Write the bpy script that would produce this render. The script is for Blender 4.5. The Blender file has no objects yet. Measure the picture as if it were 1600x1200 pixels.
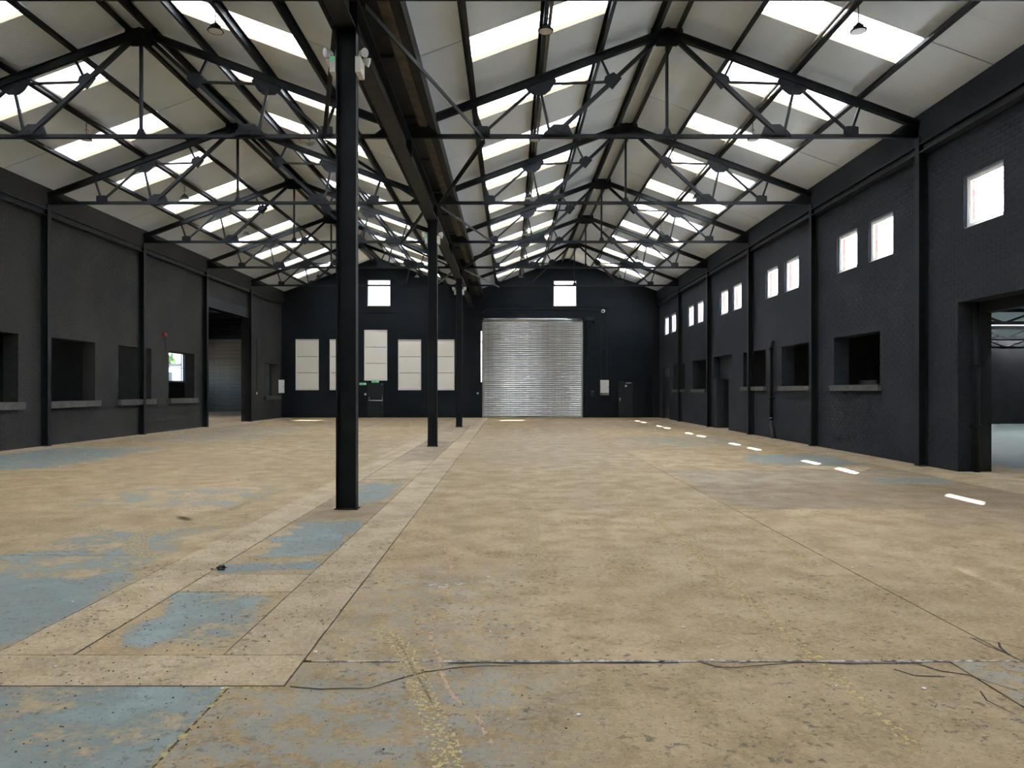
import bpy, bmesh, math, random
from mathutils import Vector, Matrix
random.seed(7)
S = bpy.context.scene
C = S.collection

# ------------------------------------------------------------------ camera
F_PX, VX, VY, CAM_H = 1110.0, 796.0, 610.0, 1.64
cam_d = bpy.data.cameras.new('camera'); cam = bpy.data.objects.new('camera', cam_d)
C.objects.link(cam); S.camera = cam
cam.location = (0, 0, CAM_H); cam.rotation_euler = (math.pi / 2, 0, 0)
cam_d.sensor_width = 36.0; cam_d.lens = F_PX / 1600 * 36
cam_d.shift_x = (800 - VX) / 1600; cam_d.shift_y = (VY - 600) / 1600
cam_d.clip_end = 600

# ------------------------------------------------------------------ world, sun, exposure
w = bpy.data.worlds.new('sky'); S.world = w; w.use_nodes = True
nt = w.node_tree; bg = nt.nodes['Background']
sky = nt.nodes.new('ShaderNodeTexSky'); sky.sky_type = 'NISHITA'; sky.sun_disc = False
sky.sun_elevation = math.radians(55); sky.sun_rotation = math.radians(39)
sky.air_density = 1.0; sky.dust_density = 3.0; sky.ozone_density = 1.0
nt.links.new(sky.outputs[0], bg.inputs[0]); bg.inputs[1].default_value = 0.35
SUN_DIR = Vector((-0.428, -0.533, -1.0))
sl = bpy.data.lights.new('sun', 'SUN'); sun = bpy.data.objects.new('sun', sl); C.objects.link(sun)
sl.energy = 6.0; sl.angle = math.radians(0.6); sl.color = (1.0, 0.975, 0.935)
sun.location = (40, 60, 90)
sun.rotation_euler = SUN_DIR.to_track_quat('-Z', 'Y').to_euler()
S.view_settings.view_transform = 'Standard'; S.view_settings.look = 'None'
S.view_settings.gamma = 1.0; S.view_settings.use_curve_mapping = False
S.view_settings.exposure = 3.2
S.cycles.max_bounces = 12; S.cycles.diffuse_bounces = 7; S.cycles.glossy_bounces = 4
S.cycles.transmission_bounces = 6; S.cycles.transparent_max_bounces = 12
S.cycles.sample_clamp_indirect = 6.0
S.cycles.use_denoising = True

# ------------------------------------------------------------------ measurements (metres)
XR, XL, XV = 9.05, -13.74, -2.25          # inner wall faces, line of the middle columns
YB, YF = 42.85, -3.5                      # end wall, wall behind the camera
T = [9.95 + 5.484 * k for k in range(6)]  # roof trusses
ZCH = 7.16                                # bottom chord of the trusses
SL = 0.37
BAYS = [(3.42, 5.64, 'right'), (-8.0, 5.74, 'left')]   # ridge x, half span
def ztop(dx): return 9.42 - SL * abs(dx)   # top chord centre line
def zroof(dx): return ztop(dx) + 0.24      # underside of the roof sheets
PUR = [0.24, 1.46, 2.78, 4.21]
ORD = ['first', 'second', 'third', 'fourth', 'fifth', 'sixth', 'seventh', 'eighth']
def FP(x, y, z=0.0):                       # photo pixel -> floor point
    d = F_PX * (CAM_H - z) / (y - VY)
    return ((x - VX) * d / F_PX, d, z)

# ------------------------------------------------------------------ materials
def mat(name, col=(.5, .5, .5), rough=.6, metal=0.0, spec=.5):
    m = bpy.data.materials.new(name); m.use_nodes = True
    b = m.node_tree.nodes['Principled BSDF']
    b.inputs['Base Color'].default_value = (*col, 1); b.inputs['Roughness'].default_value = rough
    b.inputs['Metallic'].default_value = metal; b.inputs['Specular IOR Level'].default_value = spec
    return m
class NG:
    def __init__(s, m): s.t = m.node_tree; s.b = s.t.nodes['Principled BSDF']; s.co = None
    def n(s, typ, **kw):
        x = s.t.nodes.new(typ)
        for k, v in kw.items(): setattr(x, k, v)
        return x
    def link(s, a, b): s.t.links.new(a, b)
    def coord(s):
        if not s.co: s.co = s.n('ShaderNodeTexCoord').outputs['Object']
        return s.co
    def noise(s, scale, detail=4, rough=.55, vec=None, col=False):
        x = s.n('ShaderNodeTexNoise'); x.inputs['Scale'].default_value = scale
        x.inputs['Detail'].default_value = detail; x.inputs['Roughness'].default_value = rough
        s.link(vec or s.coord(), x.inputs['Vector']); return x.outputs[1 if col else 0]
    def mr(s, v, a, b, c=0., d=1., smooth=True):
        x = s.n('ShaderNodeMapRange'); x.interpolation_type = 'SMOOTHSTEP' if smooth else 'LINEAR'
        for i, q in zip((1, 2, 3, 4), (a, b, c, d)): x.inputs[i].default_value = q
        s.link(v, x.inputs[0]); return x.outputs[0]
    def m(s, op, a, b=None):
        x = s.n('ShaderNodeMath', operation=op)
        for i, q in enumerate((a, b)):
            if q is None: continue
            if isinstance(q, (int, float)): x.inputs[i].default_value = q
            else: s.link(q, x.inputs[i])
        return x.outputs[0]
    def mix(s, f, a, b, mode='MIX'):
        x = s.n('ShaderNodeMix', data_type='RGBA', blend_type=mode)
        for sock, q in ((x.inputs[0], f), (x.inputs[6], a), (x.inputs[7], b)):
            if isinstance(q, (int, float)): sock.default_value = q
            elif isinstance(q, tuple): sock.default_value = (*q, 1)
            else: s.link(q, sock)
        return x.outputs[2]
    def base(s, c): s.link(c, s.b.inputs['Base Color'])
    def bump(s, h, strength=.3, dist=.01):
        x = s.n('ShaderNodeBump'); x.inputs['Strength'].default_value = strength
        x.inputs['Distance'].default_value = dist; s.link(h, x.inputs['Height'])
        s.link(x.outputs[0], s.b.inputs['Normal'])
    def xyz(s, v=None):
        x = s.n('ShaderNodeSeparateXYZ'); s.link(v or s.coord(), x.inputs[0]); return x.outputs

def mottled(name, a, b, scale=2.0, rough=.7, metal=0.0, bump=0.0, spec=.4, bs=30):
    m = mat(name, a, rough, metal, spec); g = NG(m)
    g.base(g.mix(g.mr(g.noise(scale, 6), .3, .7), a, b))
    if bump: g.bump(g.noise(bs, 3), bump, .01)
    return m

M = {}
M['steel'] = mottled('black painted steel', (.005, .0075, .0095), (.010, .013, .015), 3, .55, 0, .05, .25)
M['steel_beam'] = mottled('dusty dark steel', (.011, .014, .017), (.024, .027, .029), 5, .6, 0, 0, .3)
M['brown_board'] = mottled('brown weathered board', (.09, .08, .066), (.16, .142, .118), 4, .8)
M['paint_sill'] = mottled('dark painted concrete sill', (.065, .064, .060), (.095, .092, .085), 6, .8, 0, .1)
M['white_frame'] = mat('white window frame', (.72, .72, .70), .4)
M['white_board'] = mottled('white faced board', (.84, .80, .71), (.88, .845, .76), 1.2, .6)
M['white_plastic'] = mat('white plastic', (.68, .67, .62), .4)
M['lens'] = mat('frosted lens', (.6, .6, .58), .25)
M['galv'] = mottled('galvanised steel', (.50, .52, .52), (.60, .62, .61), 8, .3, .95)
M['galv_dull'] = mottled('dull grey shutter steel', (.16, .142, .115), (.19, .17, .14), 3, .6, .2)
M['chrome'] = mat('bright metal', (.7, .7, .7), .25, 1)
M['red'] = mat('red plastic', (.25, .012, .01), .4)
M['green'] = mat('green sign', (.02, .35, .1), .4)
gb = M['green'].node_tree.nodes['Principled BSDF']
gb.inputs['Emission Color'].default_value = (.05, .8, .25, 1); gb.inputs['Emission Strength'].default_value = .05
M['door'] = mottled('black painted door', (.006, .008, .011), (.009, .012, .015), 2, .5)
M['black'] = mat('black rubber', (.01, .01, .011), .6)
M['red_brick'] = mottled('red brick', (.20, .075, .055), (.28, .12, .09), 6, .9)
M['annex'] = mottled('dark annex wall', (.018, .02, .023), (.028, .03, .033), 2, .85)
M['grey_render'] = mottled('pale render', (.5, .5, .5), (.6, .6, .6), .6, .9)
M['ground'] = mottled('yard ground', (.25, .24, .22), (.32, .31, .28), .3, .9)
M['leaf'] = mottled('leaf', (.05, .10, .03), (.10, .16, .05), 3, .8)
M['glass_dark'] = mat('dark window glass', (.03, .04, .05), .1)

# painted brick: real courses nearby, fine relief further off
def brick_mat(name, a, b, bump=.35):
    m = mat(name, a, .8, 0, .15); g = NG(m)
    xo = g.xyz(); cmb = g.n('ShaderNodeCombineXYZ')
    g.link(g.m('ADD', xo[1], xo[0]), cmb.inputs[0]); g.link(xo[2], cmb.inputs[1])
    br = g.n('ShaderNodeTexBrick'); br.inputs['Scale'].default_value = 1
    br.inputs['Mortar Size'].default_value = .007; br.inputs['Brick Width'].default_value = .247
    br.inputs['Row Height'].default_value = .09; br.inputs['Mortar Smooth'].default_value = .3
    g.link(cmb.outputs[0], br.inputs['Vector'])
    big = g.mr(g.noise(.5, 5), .35, .7); fine = g.noise(9, 5)
    c = g.mix(big, a, b); c = g.mix(g.mr(fine, .45, .75, 0, .5), c, tuple(v * 1.35 for v in b))
    g.base(c)
    g.bump(g.m('ADD', g.m('MULTIPLY', br.outputs['Fac'], -1.0), g.m('MULTIPLY', fine, .5)), bump, .012)
    return m
M['brick_left'] = brick_mat('black painted brick, worn', (.030, .0305, .030), (.045, .0445, .042))
M['brick_right'] = brick_mat('black painted brick', (.021, .0245, .030), (.032, .036, .043))
M['brick_end'] = brick_mat('blue black painted brick', (.0075, .0105, .0145), (.0115, .015, .019), .25)
def plain_brick(name, a, b):
    m = mat(name, a, .8, 0, .15); g = NG(m)
    oi = g.n('ShaderNodeObjectInfo').outputs['Random']
    c = g.mix(g.mr(g.noise(.5, 5), .35, .7), a, b); fine = g.noise(12, 5)
    c = g.mix(g.mr(fine, .45, .75, 0, .5), c, tuple(v * 1.35 for v in b)); g.base(c)
    g.bump(fine, .25, .01); return m
M['pb_left'] = plain_brick('painted brick face worn', (.030, .0305, .030), (.045, .0445, .042))
M['pb_right'] = plain_brick('painted brick face', (.021, .0245, .030), (.032, .036, .043))

# roof lining sheet: pale grey with fine ribs
m = mat('ribbed pale roof lining', (.5, .5, .47), .55); M['sheet'] = m; g = NG(m)
wv = g.n('ShaderNodeTexWave', bands_direction='Y'); wv.inputs['Scale'].default_value = 4.2
g.link(g.coord(), wv.inputs['Vector'])
g.base(g.mix(g.mr(g.noise(.7, 5), .3, .7), (.60, .66, .71), (.66, .72, .77)))
g.bump(wv.outputs[1], .22, .01)
M['cream'] = mat('cream rooflight kerb', (.27, .225, .14), .8)
# translucent glass-fibre rooflight
m = bpy.data.materials.new('translucent rooflight sheet'); m.use_nodes = True; M['rooflight'] = m
t_ = m.node_tree; t_.nodes.remove(t_.nodes['Principled BSDF'])
tr = t_.nodes.new('ShaderNodeBsdfTranslucent'); tr.inputs[0].default_value = (.80, .81, .80, 1)
df = t_.nodes.new('ShaderNodeBsdfDiffuse'); df.inputs[0].default_value = (.7, .7, .68, 1)
mx = t_.nodes.new('ShaderNodeMixShader'); mx.inputs[0].default_value = .25
t_.links.new(tr.outputs[0], mx.inputs[1]); t_.links.new(df.outputs[0], mx.inputs[2])
t_.links.new(mx.outputs[0], t_.nodes['Material Output'].inputs[0])
# clear window pane (lets the sun through)
m = bpy.data.materials.new('clear window pane'); m.use_nodes = True; M['pane'] = m
t_ = m.node_tree; t_.nodes.remove(t_.nodes['Principled BSDF'])
tp = t_.nodes.new('ShaderNodeBsdfTransparent'); tp.inputs[0].default_value = (.93, .95, .94, 1)
gl = t_.nodes.new('ShaderNodeBsdfGlossy'); gl.inputs['Roughness'].default_value = .02
mx = t_.nodes.new('ShaderNodeMixShader'); mx.inputs[0].default_value = .05
t_.links.new(tp.outputs[0], mx.inputs[1]); t_.links.new(gl.outputs[0], mx.inputs[2])
t_.links.new(mx.outputs[0], t_.nodes['Material Output'].inputs[0])

# concrete floor with worn blue paint
def floor_mat(name, a, b, paint=True, dark=1.0):
    m = mat(name, a, .62, 0, .35); g = NG(m)
    big = g.noise(.32, 7, .6); mid = g.noise(2.2, 8, .62); fin = g.noise(26, 6, .65); warp = g.noise(1.1, 4, .6, col=True)
    c = g.mix(g.mr(big, .32, .68), a, b)
    c = g.mix(g.mr(mid, .38, .70, 0, .8), c, tuple(v * .72 for v in a))
    c = g.mix(g.mr(fin, .42, .7, 0, .5), c, tuple(min(1, v * 1.28) for v in b))
    grain = g.noise(75, 5, .75); c = g.mix(g.mr(grain, .52, .68, 0, .5), c, tuple(v * .62 for v in a))
    c = g.mix(g.mr(grain, .30, .44, .45, 0), c, tuple(min(1, v * 1.35) for v in b))
    c = g.mix(g.mr(g.noise(6.5, 7, .68), .52, .72, 0, .5), c, tuple(v * .70 for v in a))
    c = g.mix(g.mr(g.noise(.14, 3), .5, .75, 0, .5), c, (.30, .215, .135))
    if paint:
        vm = g.n('ShaderNodeVectorMath', operation='MULTIPLY_ADD')
        g.link(warp, vm.inputs[0]); vm.inputs[1].default_value = (1.1, 1.1, 0)
        add = g.n('ShaderNodeVectorMath', operation='SUBTRACT'); g.link(g.coord(), add.inputs[0]); add.inputs[1].default_value = (.55, .55, 0)
        g.link(add.outputs[0], vm.inputs[2]); P = g.xyz(vm.outputs[0]); Q = g.xyz()
        def rect(x0, x1, y0, y1, s=.25, k=1.0, hard=False):
            X, Y = (Q[0], Q[1]) if hard else (P[0], P[1])
            v = g.m('MULTIPLY', g.m('MULTIPLY', g.mr(X, x0 - s, x0 + s), g.mr(X, x1 - s, x1 + s, 1, 0)),
                    g.m('MULTIPLY', g.mr(Y, y0 - s, y0 + s), g.mr(Y, y1 - s, y1 + s, 1, 0)))
            return g.m('MULTIPLY', v, k)
        def total(rs):
            o = None
            for r in rs:
                v = rect(*r); o = v if o is None else g.m('MAXIMUM', o, v)
            return o
        blue = total([(-14, -1.56, -9, 3.94, .01, .72, True), (-4.9, -3.2, 4.0, 6.4, .35, .95), (-6.5, -3.1, 3.9, 5.2, .3, .8),
                      (-2.66, -1.80, 4.45, 5.75, .22, .72), (-2.7, -1.77, 6.36, 6.75, .1, .95), (-2.6, -1.77, 7.1, 8.9, .2, .95),
                      (-2.7, -1.77, 10.4, 12.6, .3, .7), (-6.3, -3.4, 9.7, 12.4, .5, .5), (-14, -9.5, 14.4, 20.5, .7, .72),
                      (-12.9, -8, 22, 33, 1.2, .5), (5.6, 8.1, 15.2, 18.2, .5, .75), (6.6, 8.0, 12.5, 13.4, .3, .8),
                      (3.5, 8.1, 20, 26, 1.2, .5), (3.4, 8.1, 30, 36, 1.2, .4), (-5.2, -3.3, 6.2, 8.6, .5, .6), (10.5, 31, 12, 36, 1.0, .9)])
        grey = total([(-1.55, .1, 2.3, 4.25, .45, .85), (-1.2, .0, 4.2, 6.5, .5, .45), (2.67, 9, -9, 4.3, .02, .75, True),
                      (3.12, 8.1, 12.4, 14.6, .1, .6), (-1.55, -.4, -9, 2.4, .4, .7), (-1.25, 2.9, 16, 30, 2, .3)])
        wear = g.mr(g.m('ADD', g.m('MULTIPLY', mid, .6), g.m('MULTIPLY', fin, .4)), .38, .58)
        wear2 = g.mr(g.noise(7, 8, .7), .44, .54)
        bc = g.mix(g.mr(mid, .4, .7), (.135, .185, .195), (.24, .32, .335))
        wn_ = g.m('ADD', g.m('MULTIPLY', mid, .55), g.m('MULTIPLY', g.noise(11, 8, .72), .45))
        bm_ = g.mr(g.m('ADD', blue, g.m('MULTIPLY', g.m('SUBTRACT', wn_, .5), 2.6)), .42, .72)
        c = g.mix(g.m('MULTIPLY', bm_, .86), c, bc)
        c = g.mix(g.m('MULTIPLY', grey, g.m('MULTIPLY', wear2, .8)), c, (.26, .275, .265))
        rust = total([(-.9, 3.6, 28, 36, 2.5, .55)])
        c = g.mix(g.m('MULTIPLY', rust, g.mr(mid, .35, .7)), c, (.30, .16, .075))
        dk = total([(3.15, 8.1, 9.9, 12.4, .25, .8), (5.2, 8.1, 8.3, 10.2, .6, .75), (-2.7, -1.77, 8.9, 10.2, .25, .9), (5.8, 8.1, 14.2, 16.2, .3, .5)])
        c = g.mix(g.m('MULTIPLY', dk, .55), c, (.15, .115, .085))
    # chips and grit pits
    pit = g.m('MAXIMUM', g.m('MULTIPLY', g.mr(g.noise(16, 4, .65), .575, .62), g.mr(g.noise(1.3, 3), .38, .6)), g.m('MULTIPLY', g.mr(g.noise(42, 3, .6), .60, .65), .75))
    c = g.mix(g.m('MULTIPLY', pit, .75), c, (.085, .068, .05))
    oi = g.n('ShaderNodeObjectInfo').outputs['Random']
    c = g.mix(1.0, c, g.mix(oi, (.9, .9, .9), (1.06, 1.05, 1.03)), 'MULTIPLY')
    g.base(c)
    g.link(g.mr(mid, .3, .7, .5, .75), g.b.inputs['Roughness'])
    g.bump(g.m('SUBTRACT', g.m('ADD', g.m('MULTIPLY', fin, .5), mid), pit), .25, .012)
    return m
M['floor'] = floor_mat('worn concrete', (.307, .221, .116), (.428, .322, .180))
M['strip'] = floor_mat('pale concrete infill', (.385, .295, .178), (.485, .385, .25), False)
M['patch'] = floor_mat('brown concrete patch', (.24, .18, .115), (.33, .26, .17), False)
M['joint'] = mottled('dirty joint', (.03, .026, .022), (.06, .05, .04), 9, .95)
M['crack'] = mottled('crack', (.035, .03, .024), (.07, .058, .045), 20, .95)
m = mottled('crumbled white sealant', (.07, .06, .05), (.55, .52, .47), 22, .9, 0, .3); M['sealant'] = m
def worn_paint(name, col, keep=.5, scale=18):
    m = mat(name, col, .8, 0, .15); g = NG(m); n_ = g.noise(scale, 7, .7)
    tp = g.n('ShaderNodeBsdfTransparent'); mx = g.n('ShaderNodeMixShader')
    g.link(g.mr(n_, keep - .06, keep + .06), mx.inputs[0]); g.link(tp.outputs[0], mx.inputs[1]); g.link(g.b.outputs[0], mx.inputs[2])
    g.link(mx.outputs[0], g.t.nodes['Material Output'].inputs[0]); return m
M['yellow'] = worn_paint('worn yellow line paint', (.52, .41, .19), .52, 26)
M['yellow_edge'] = worn_paint('yellow edge paint', (.42, .35, .16), .5)
M['scuff'] = worn_paint('pale tyre scuff', (.50, .41, .28), .50, 24)
M['scuff_faint'] = worn_paint('faint tyre scuff', (.47, .375, .235), .49, 40)
M['ochre'] = worn_paint('ochre tyre trail', (.52, .41, .22), .505, 38)
M['pink'] = worn_paint('pinkish filler trail', (.50, .34, .23), .46, 16)
M['white_scrape'] = worn_paint('pale scrape', (.50, .47, .42), .5, 20)

# ------------------------------------------------------------------ mesh helpers
class MB:
    def __init__(s): s.v = []; s.f = []
    def quadbox(s, p):
        b = len(s.v); s.v += [tuple(q) for q in p]
        for f in ((0, 3, 2, 1), (4, 5, 6, 7), (0, 1, 5, 4), (1, 2, 6, 5), (2, 3, 7, 6), (3, 0, 4, 7)): s.f.append(tuple(b + i for i in f))
    def box(s, x0, x1, y0, y1, z0, z1):
        s.quadbox([(x0, y0, z0), (x1, y0, z0), (x1, y1, z0), (x0, y1, z0), (x0, y0, z1), (x1, y0, z1), (x1, y1, z1), (x0, y1, z1)]); return s
    def bar(s, p, q, wd, ht, up=(0, 1, 0)):
        p, q = Vector(p), Vector(q); d = (q - p).normalized(); u = Vector(up)
        a = d.cross(u).normalized() * (wd / 2); h = a.cross(d).normalized() * (ht / 2)
        s.quadbox([p - a - h, p + a - h, q + a - h, q - a - h, p - a + h, p + a + h, q + a + h, q - a + h]); return s
    def plate(s, pts, y0, y1):           # polygon in x,z extruded along y
        n = len(pts); b = len(s.v)
        s.v += [(x, y0, z) for x, z in pts] + [(x, y1, z) for x, z in pts]
        s.f.append(tuple(range(b, b + n))); s.f.append(tuple(range(b + 2 * n - 1, b + n - 1, -1)))
        for i in range(n):
            j = (i + 1) % n; s.f.append((b + j, b + i, b + n + i, b + n + j))
        return s
    def slab(s, pts, z0, z1):            # polygon in x,y extruded along z
        n = len(pts); b = len(s.v)
        s.v += [(x, y, z0) for x, y in pts] + [(x, y, z1) for x, y in pts]
        s.f.append(tuple(range(b + n - 1, b - 1, -1))); s.f.append(tuple(range(b + n, b + 2 * n)))
        for i in range(n):
            j = (i + 1) % n; s.f.append((b + i, b + j, b + n + j, b + n + i))
        return s
    def lathe(s, prof, seg=20, origin=(0, 0, 0), axis='z'):
        b = len(s.v); n = len(prof); o = Vector(origin)
        for i in range(seg):
            a = 2 * math.pi * i / seg
            for r, h in prof:
                p = Vector((r * math.cos(a), r * math.sin(a), h))
                if axis == 'y': p = Vector((p.x, p.z, -p.y))
                if axis == 'x': p = Vector((p.z, p.y, -p.x))
                s.v.append(tuple(o + p))
        for i in range(seg):
            k = (i + 1) % seg
            for j in range(n - 1): s.f.append((b + i * n + j, b + k * n + j, b + k * n + j + 1, b + i * n + j + 1))
        return s
    def tube(s, pts, r, seg=8):
        pts = [Vector(p) for p in pts]; b = len(s.v); n = len(pts)
        for i, p in enumerate(pts):
            d = (pts[min(i + 1, n - 1)] - pts[max(i - 1, 0)]).normalized()
            u = d.cross(Vector((0, 0, 1)) if abs(d.z) < .9 else Vector((1, 0, 0))).normalized(); v = d.cross(u)
            for k in range(seg):
                a = 2 * math.pi * k / seg; s.v.append(tuple(p + (u * math.cos(a) + v * math.sin(a)) * r))
        for i in range(n - 1):
            for k in range(seg):
                k2 = (k + 1) % seg; s.f.append((b + i * seg + k, b + i * seg + k2, b + (i + 1) * seg + k2, b + (i + 1) * seg + k))
        s.f.append(tuple(range(b + seg - 1, b - 1, -1))); s.f.append(tuple(range(b + (n - 1) * seg, b + n * seg)))
        return s
    def mesh(s, name, m, smooth=False, fix=True):
        me = bpy.data.meshes.new(name); me.from_pydata(s.v, [], s.f)
        if fix:
            bm = bmesh.new(); bm.from_mesh(me); bmesh.ops.recalc_face_normals(bm, faces=bm.faces); bm.to_mesh(me); bm.free()
        me.materials.append(M[m] if isinstance(m, str) else m)
        if smooth:
            for p in me.polygons: p.use_smooth = True
        return me
    def build(s, name, m, parent=None, smooth=False, loc=None):
        return link(name, s.mesh(name, m, smooth), parent, loc)
def link(name, me, parent=None, loc=None):
    o = bpy.data.objects.new(name, me); C.objects.link(o)
    if parent is not None: o.parent = parent
    if loc is not None: o.location = loc
    return o
def tag(o, label, cat=None, group=None, kind=None):
    o['label'] = label
    if cat: o['category'] = cat
    if group: o['group'] = group
    if kind: o['kind'] = kind
    return o
def thing(name, label, cat, loc=(0, 0, 0), rz=0, group=None, kind=None):
    o = link(name, None, None, loc); o.rotation_euler = (0, 0, rz); o.empty_display_size = .1
    return tag(o, label, cat, group, kind)
def copy_tree(root, loc, label, rz=None):
    r = root.copy(); C.objects.link(r); r.location = loc; r['label'] = label
    if rz is not None: r.rotation_euler = (0, 0, rz)
    for ch in list(root.children):
        c = ch.copy(); C.objects.link(c); c.parent = r
        for g_ in ch.children:
            d = g_.copy(); C.objects.link(d); d.parent = c
    return r

# wall running along y (axis 'y') or x (axis 'x') with rectangular openings (u0,u1,z0,z1)
def wall_mesh(axis, inner, outer, u0, u1, z0, z1, holes, top=None):
    us = sorted({u0, u1, *[h[i] for h in holes for i in (0, 1) if u0 < h[i] < u1]})
    zs = sorted({z0, z1, *[h[i] for h in holes for i in (2, 3) if z0 < h[i] < z1]})
    solid = [[not any(h[0] < (us[i] + us[i + 1]) / 2 < h[1] and h[2] < (zs[j] + zs[j + 1]) / 2 < h[3] for h in holes)
              for j in range(len(zs) - 1)] for i in range(len(us) - 1)]
    b = MB()
    def P(d, u, z): return (d, u, z) if axis == 'y' else (u, d, z)
    def face(*pts):
        k = len(b.v); b.v += pts; b.f.append(tuple(range(k, k + 4)))
    def ok(i, j): return 0 <= i < len(us) - 1 and 0 <= j < len(zs) - 1 and solid[i][j]
    for i in range(len(us) - 1):
        for j in range(len(zs) - 1):
            if not solid[i][j]: continue
            a, c, e, f = us[i], us[i + 1], zs[j], zs[j + 1]
            face(P(inner, a, e), P(inner, c, e), P(inner, c, f), P(inner, a, f))
            face(P(outer, a, e), P(outer, a, f), P(outer, c, f), P(outer, c, e))
            if not ok(i - 1, j): face(P(inner, a, e), P(inner, a, f), P(outer, a, f), P(outer, a, e))
            if not ok(i + 1, j): face(P(inner, c, e), P(outer, c, e), P(outer, c, f), P(inner, c, f))
            if not ok(i, j - 1): face(P(inner, a, e), P(outer, a, e), P(outer, c, e), P(inner, c, e))
            if not ok(i, j + 1): face(P(inner, a, f), P(inner, c, f), P(outer, c, f), P(outer, a, f))
    return b
def weld(me):
    bm = bmesh.new(); bm.from_mesh(me); bmesh.ops.remove_doubles(bm, verts=bm.verts, dist=1e-5)
    bmesh.ops.recalc_face_normals(bm, faces=bm.faces); bm.to_mesh(me); bm.free()

# ================================================================== FLOOR
floor = MB().box(-30, 32, YF - .5, 58, -.25, -.03).build('floor', 'joint')
tag(floor, 'worn concrete floor slabs with patches of blue paint', None, None, 'structure')
def inset(pts, d):
    n = len(pts); out = []
    for i in range(n):
        p0, p1, p2 = (Vector((*pts[k % n], 0)) for k in (i - 1, i, i + 1))
        a = (p1 - p0).normalized(); b = (p2 - p1).normalized()
        na = Vector((-a.y, a.x, 0)); nb = Vector((-b.y, b.x, 0))
        out.append(((p1 + (na + nb) * d).x, (p1 + (na + nb) * d).y))
    return out
def slab(pts, m='floor', gap=.006, z=0.0, name='slab'):
    return MB().slab(inset(pts, gap), -.03, z).build(name, m, floor)
def R(x0, x1, y0, y1): return [(x0, y0), (x1, y0), (x1, y1), (x0, y1)]
G = .005
slab(R(XL, -1.55, YF, 3.94))
slab([(-1.55, YF), (2.66, YF), (2.66, 4.29), (-1.25, 4.29), (-1.25, 3.94), (-1.55, 3.94)])
slab(R(2.66, 8.1, YF, 4.30), gap=.008)
ylf = [3.94, 7.07, 9.6, 14.6, 20.2, 26, 32, 37.5, YB]
for a, b in zip(ylf, ylf[1:]): slab(R(-12.9, -3.2, a, b), gap=.004 if a != 7.07 else .003)
yrm = [4.31, 9.85, 15.0, 21.5, 28, 34.5, YB]
for a, b in zip(yrm, yrm[1:]): slab(R(-1.25, 3.1, a, b), gap=.006)
yrr = [4.31, 9.85, 12.4, 14.65, 19.5, 25, 31, 37, YB]
for a, b in zip(yrr, yrr[1:]): slab(R(3.1, 8.1, a, b), gap=.006)
yst = [YF, 6.2, 12, 18, 24, 30, 36, YB]
for a, b in zip(yst, yst[1:]):
    slab(R(8.1, XR + .6, a, b), 'strip', .005)
    slab(R(XL - .6, -12.9, max(a, 3.94), b), 'strip', .004)
# infill strips along the middle columns
slab(R(-3.2, -1.25, 3.94, 4.40), 'strip', .004, .002, 'infill_strip')
yi = [4.40, 6.06, 9.0, 13.3, 17.5, 23, 28.5, 34, 39]
for a, b in zip(yi, yi[1:]):
    slab(R(-3.2, -2.7, a, b), 'strip', .003, .002, 'infill_strip'); slab(R(-1.77, -1.25, a, b), 'strip', .003, .002, 'infill_strip')
yp = [(4.40, 5.78, 'floor'), (5.78, 6.34, 'strip'), (6.34, 10.3, 'floor'), (10.3, 13.2, 'floor'), (13.2, 16.6, 'strip'), (16.6, 19.7, 'patch'), (19.7, 23, 'patch'), (23, 28, 'strip'), (28, 33, 'patch'), (33, 39, 'strip')]
for a, b, m in yp: slab(R(-2.7, -1.77, a, b), m, .006, 0, 'infill_panel')
slab(R(-3.2, -1.25, 39, YB), 'strip')
# floors of the neighbouring rooms
slab(R(-26, XL - .6, YF, 30)); slab(R(-26, XL - .6, 30, 56)); slab(R(XL - .6, XR + .6, YB, 56))
slab(R(XR + .6, 31, YF, 18)); slab(R(XR + .6, 31, 18, 45))
# pale board patch beside the window wall
a = FP(1215, 731); b = FP(1350, 737); c_ = FP(1362, 731.5); d = FP(1240, 727)
MB().slab([(p[0], p[1]) for p in (a, b, c_, d)], 0, .006).build('concrete_patch', 'strip', floor)

def ribbon(pts, wd, m, name, z=.0025, jit=0.0, taper=False, seed=1):
    rnd = random.Random(seed); P = [Vector(FP(*p)) if len(p) == 2 else Vector(p) for p in pts]; Q = []
    for i in range(len(P) - 1):
        L = (P[i + 1] - P[i]).length; k = max(1, int(L / .12)) if jit else max(1, int(L / .5))
        for q in range(k): Q.append(P[i].lerp(P[i + 1], q / k))
    Q.append(P[-1]); n = len(Q); mb = MB()
    for i, p in enumerate(Q):
        d = (Q[min(i + 1, n - 1)] - Q[max(i - 1, 0)]); d.z = 0; d.normalize(); s = Vector((-d.y, d.x, 0))
        wv_ = wd * (1 + (rnd.random() - .5) * (.9 if jit else 0)) * (1 - .8 * abs(2 * i / max(1, n - 1) - 1) ** 3 if taper else 1)
        o = s * (rnd.random() - .5) * jit
        mb.v += [tuple(p + o - s * wv_ / 2 + Vector((0, 0, z))), tuple(p + o + s * wv_ / 2 + Vector((0, 0, z)))]
        if i: k = 2 * i; mb.f.append((k - 2, k - 1, k + 1, k))
    o = link(name, mb.mesh(name, m), floor)
    return o
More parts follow.
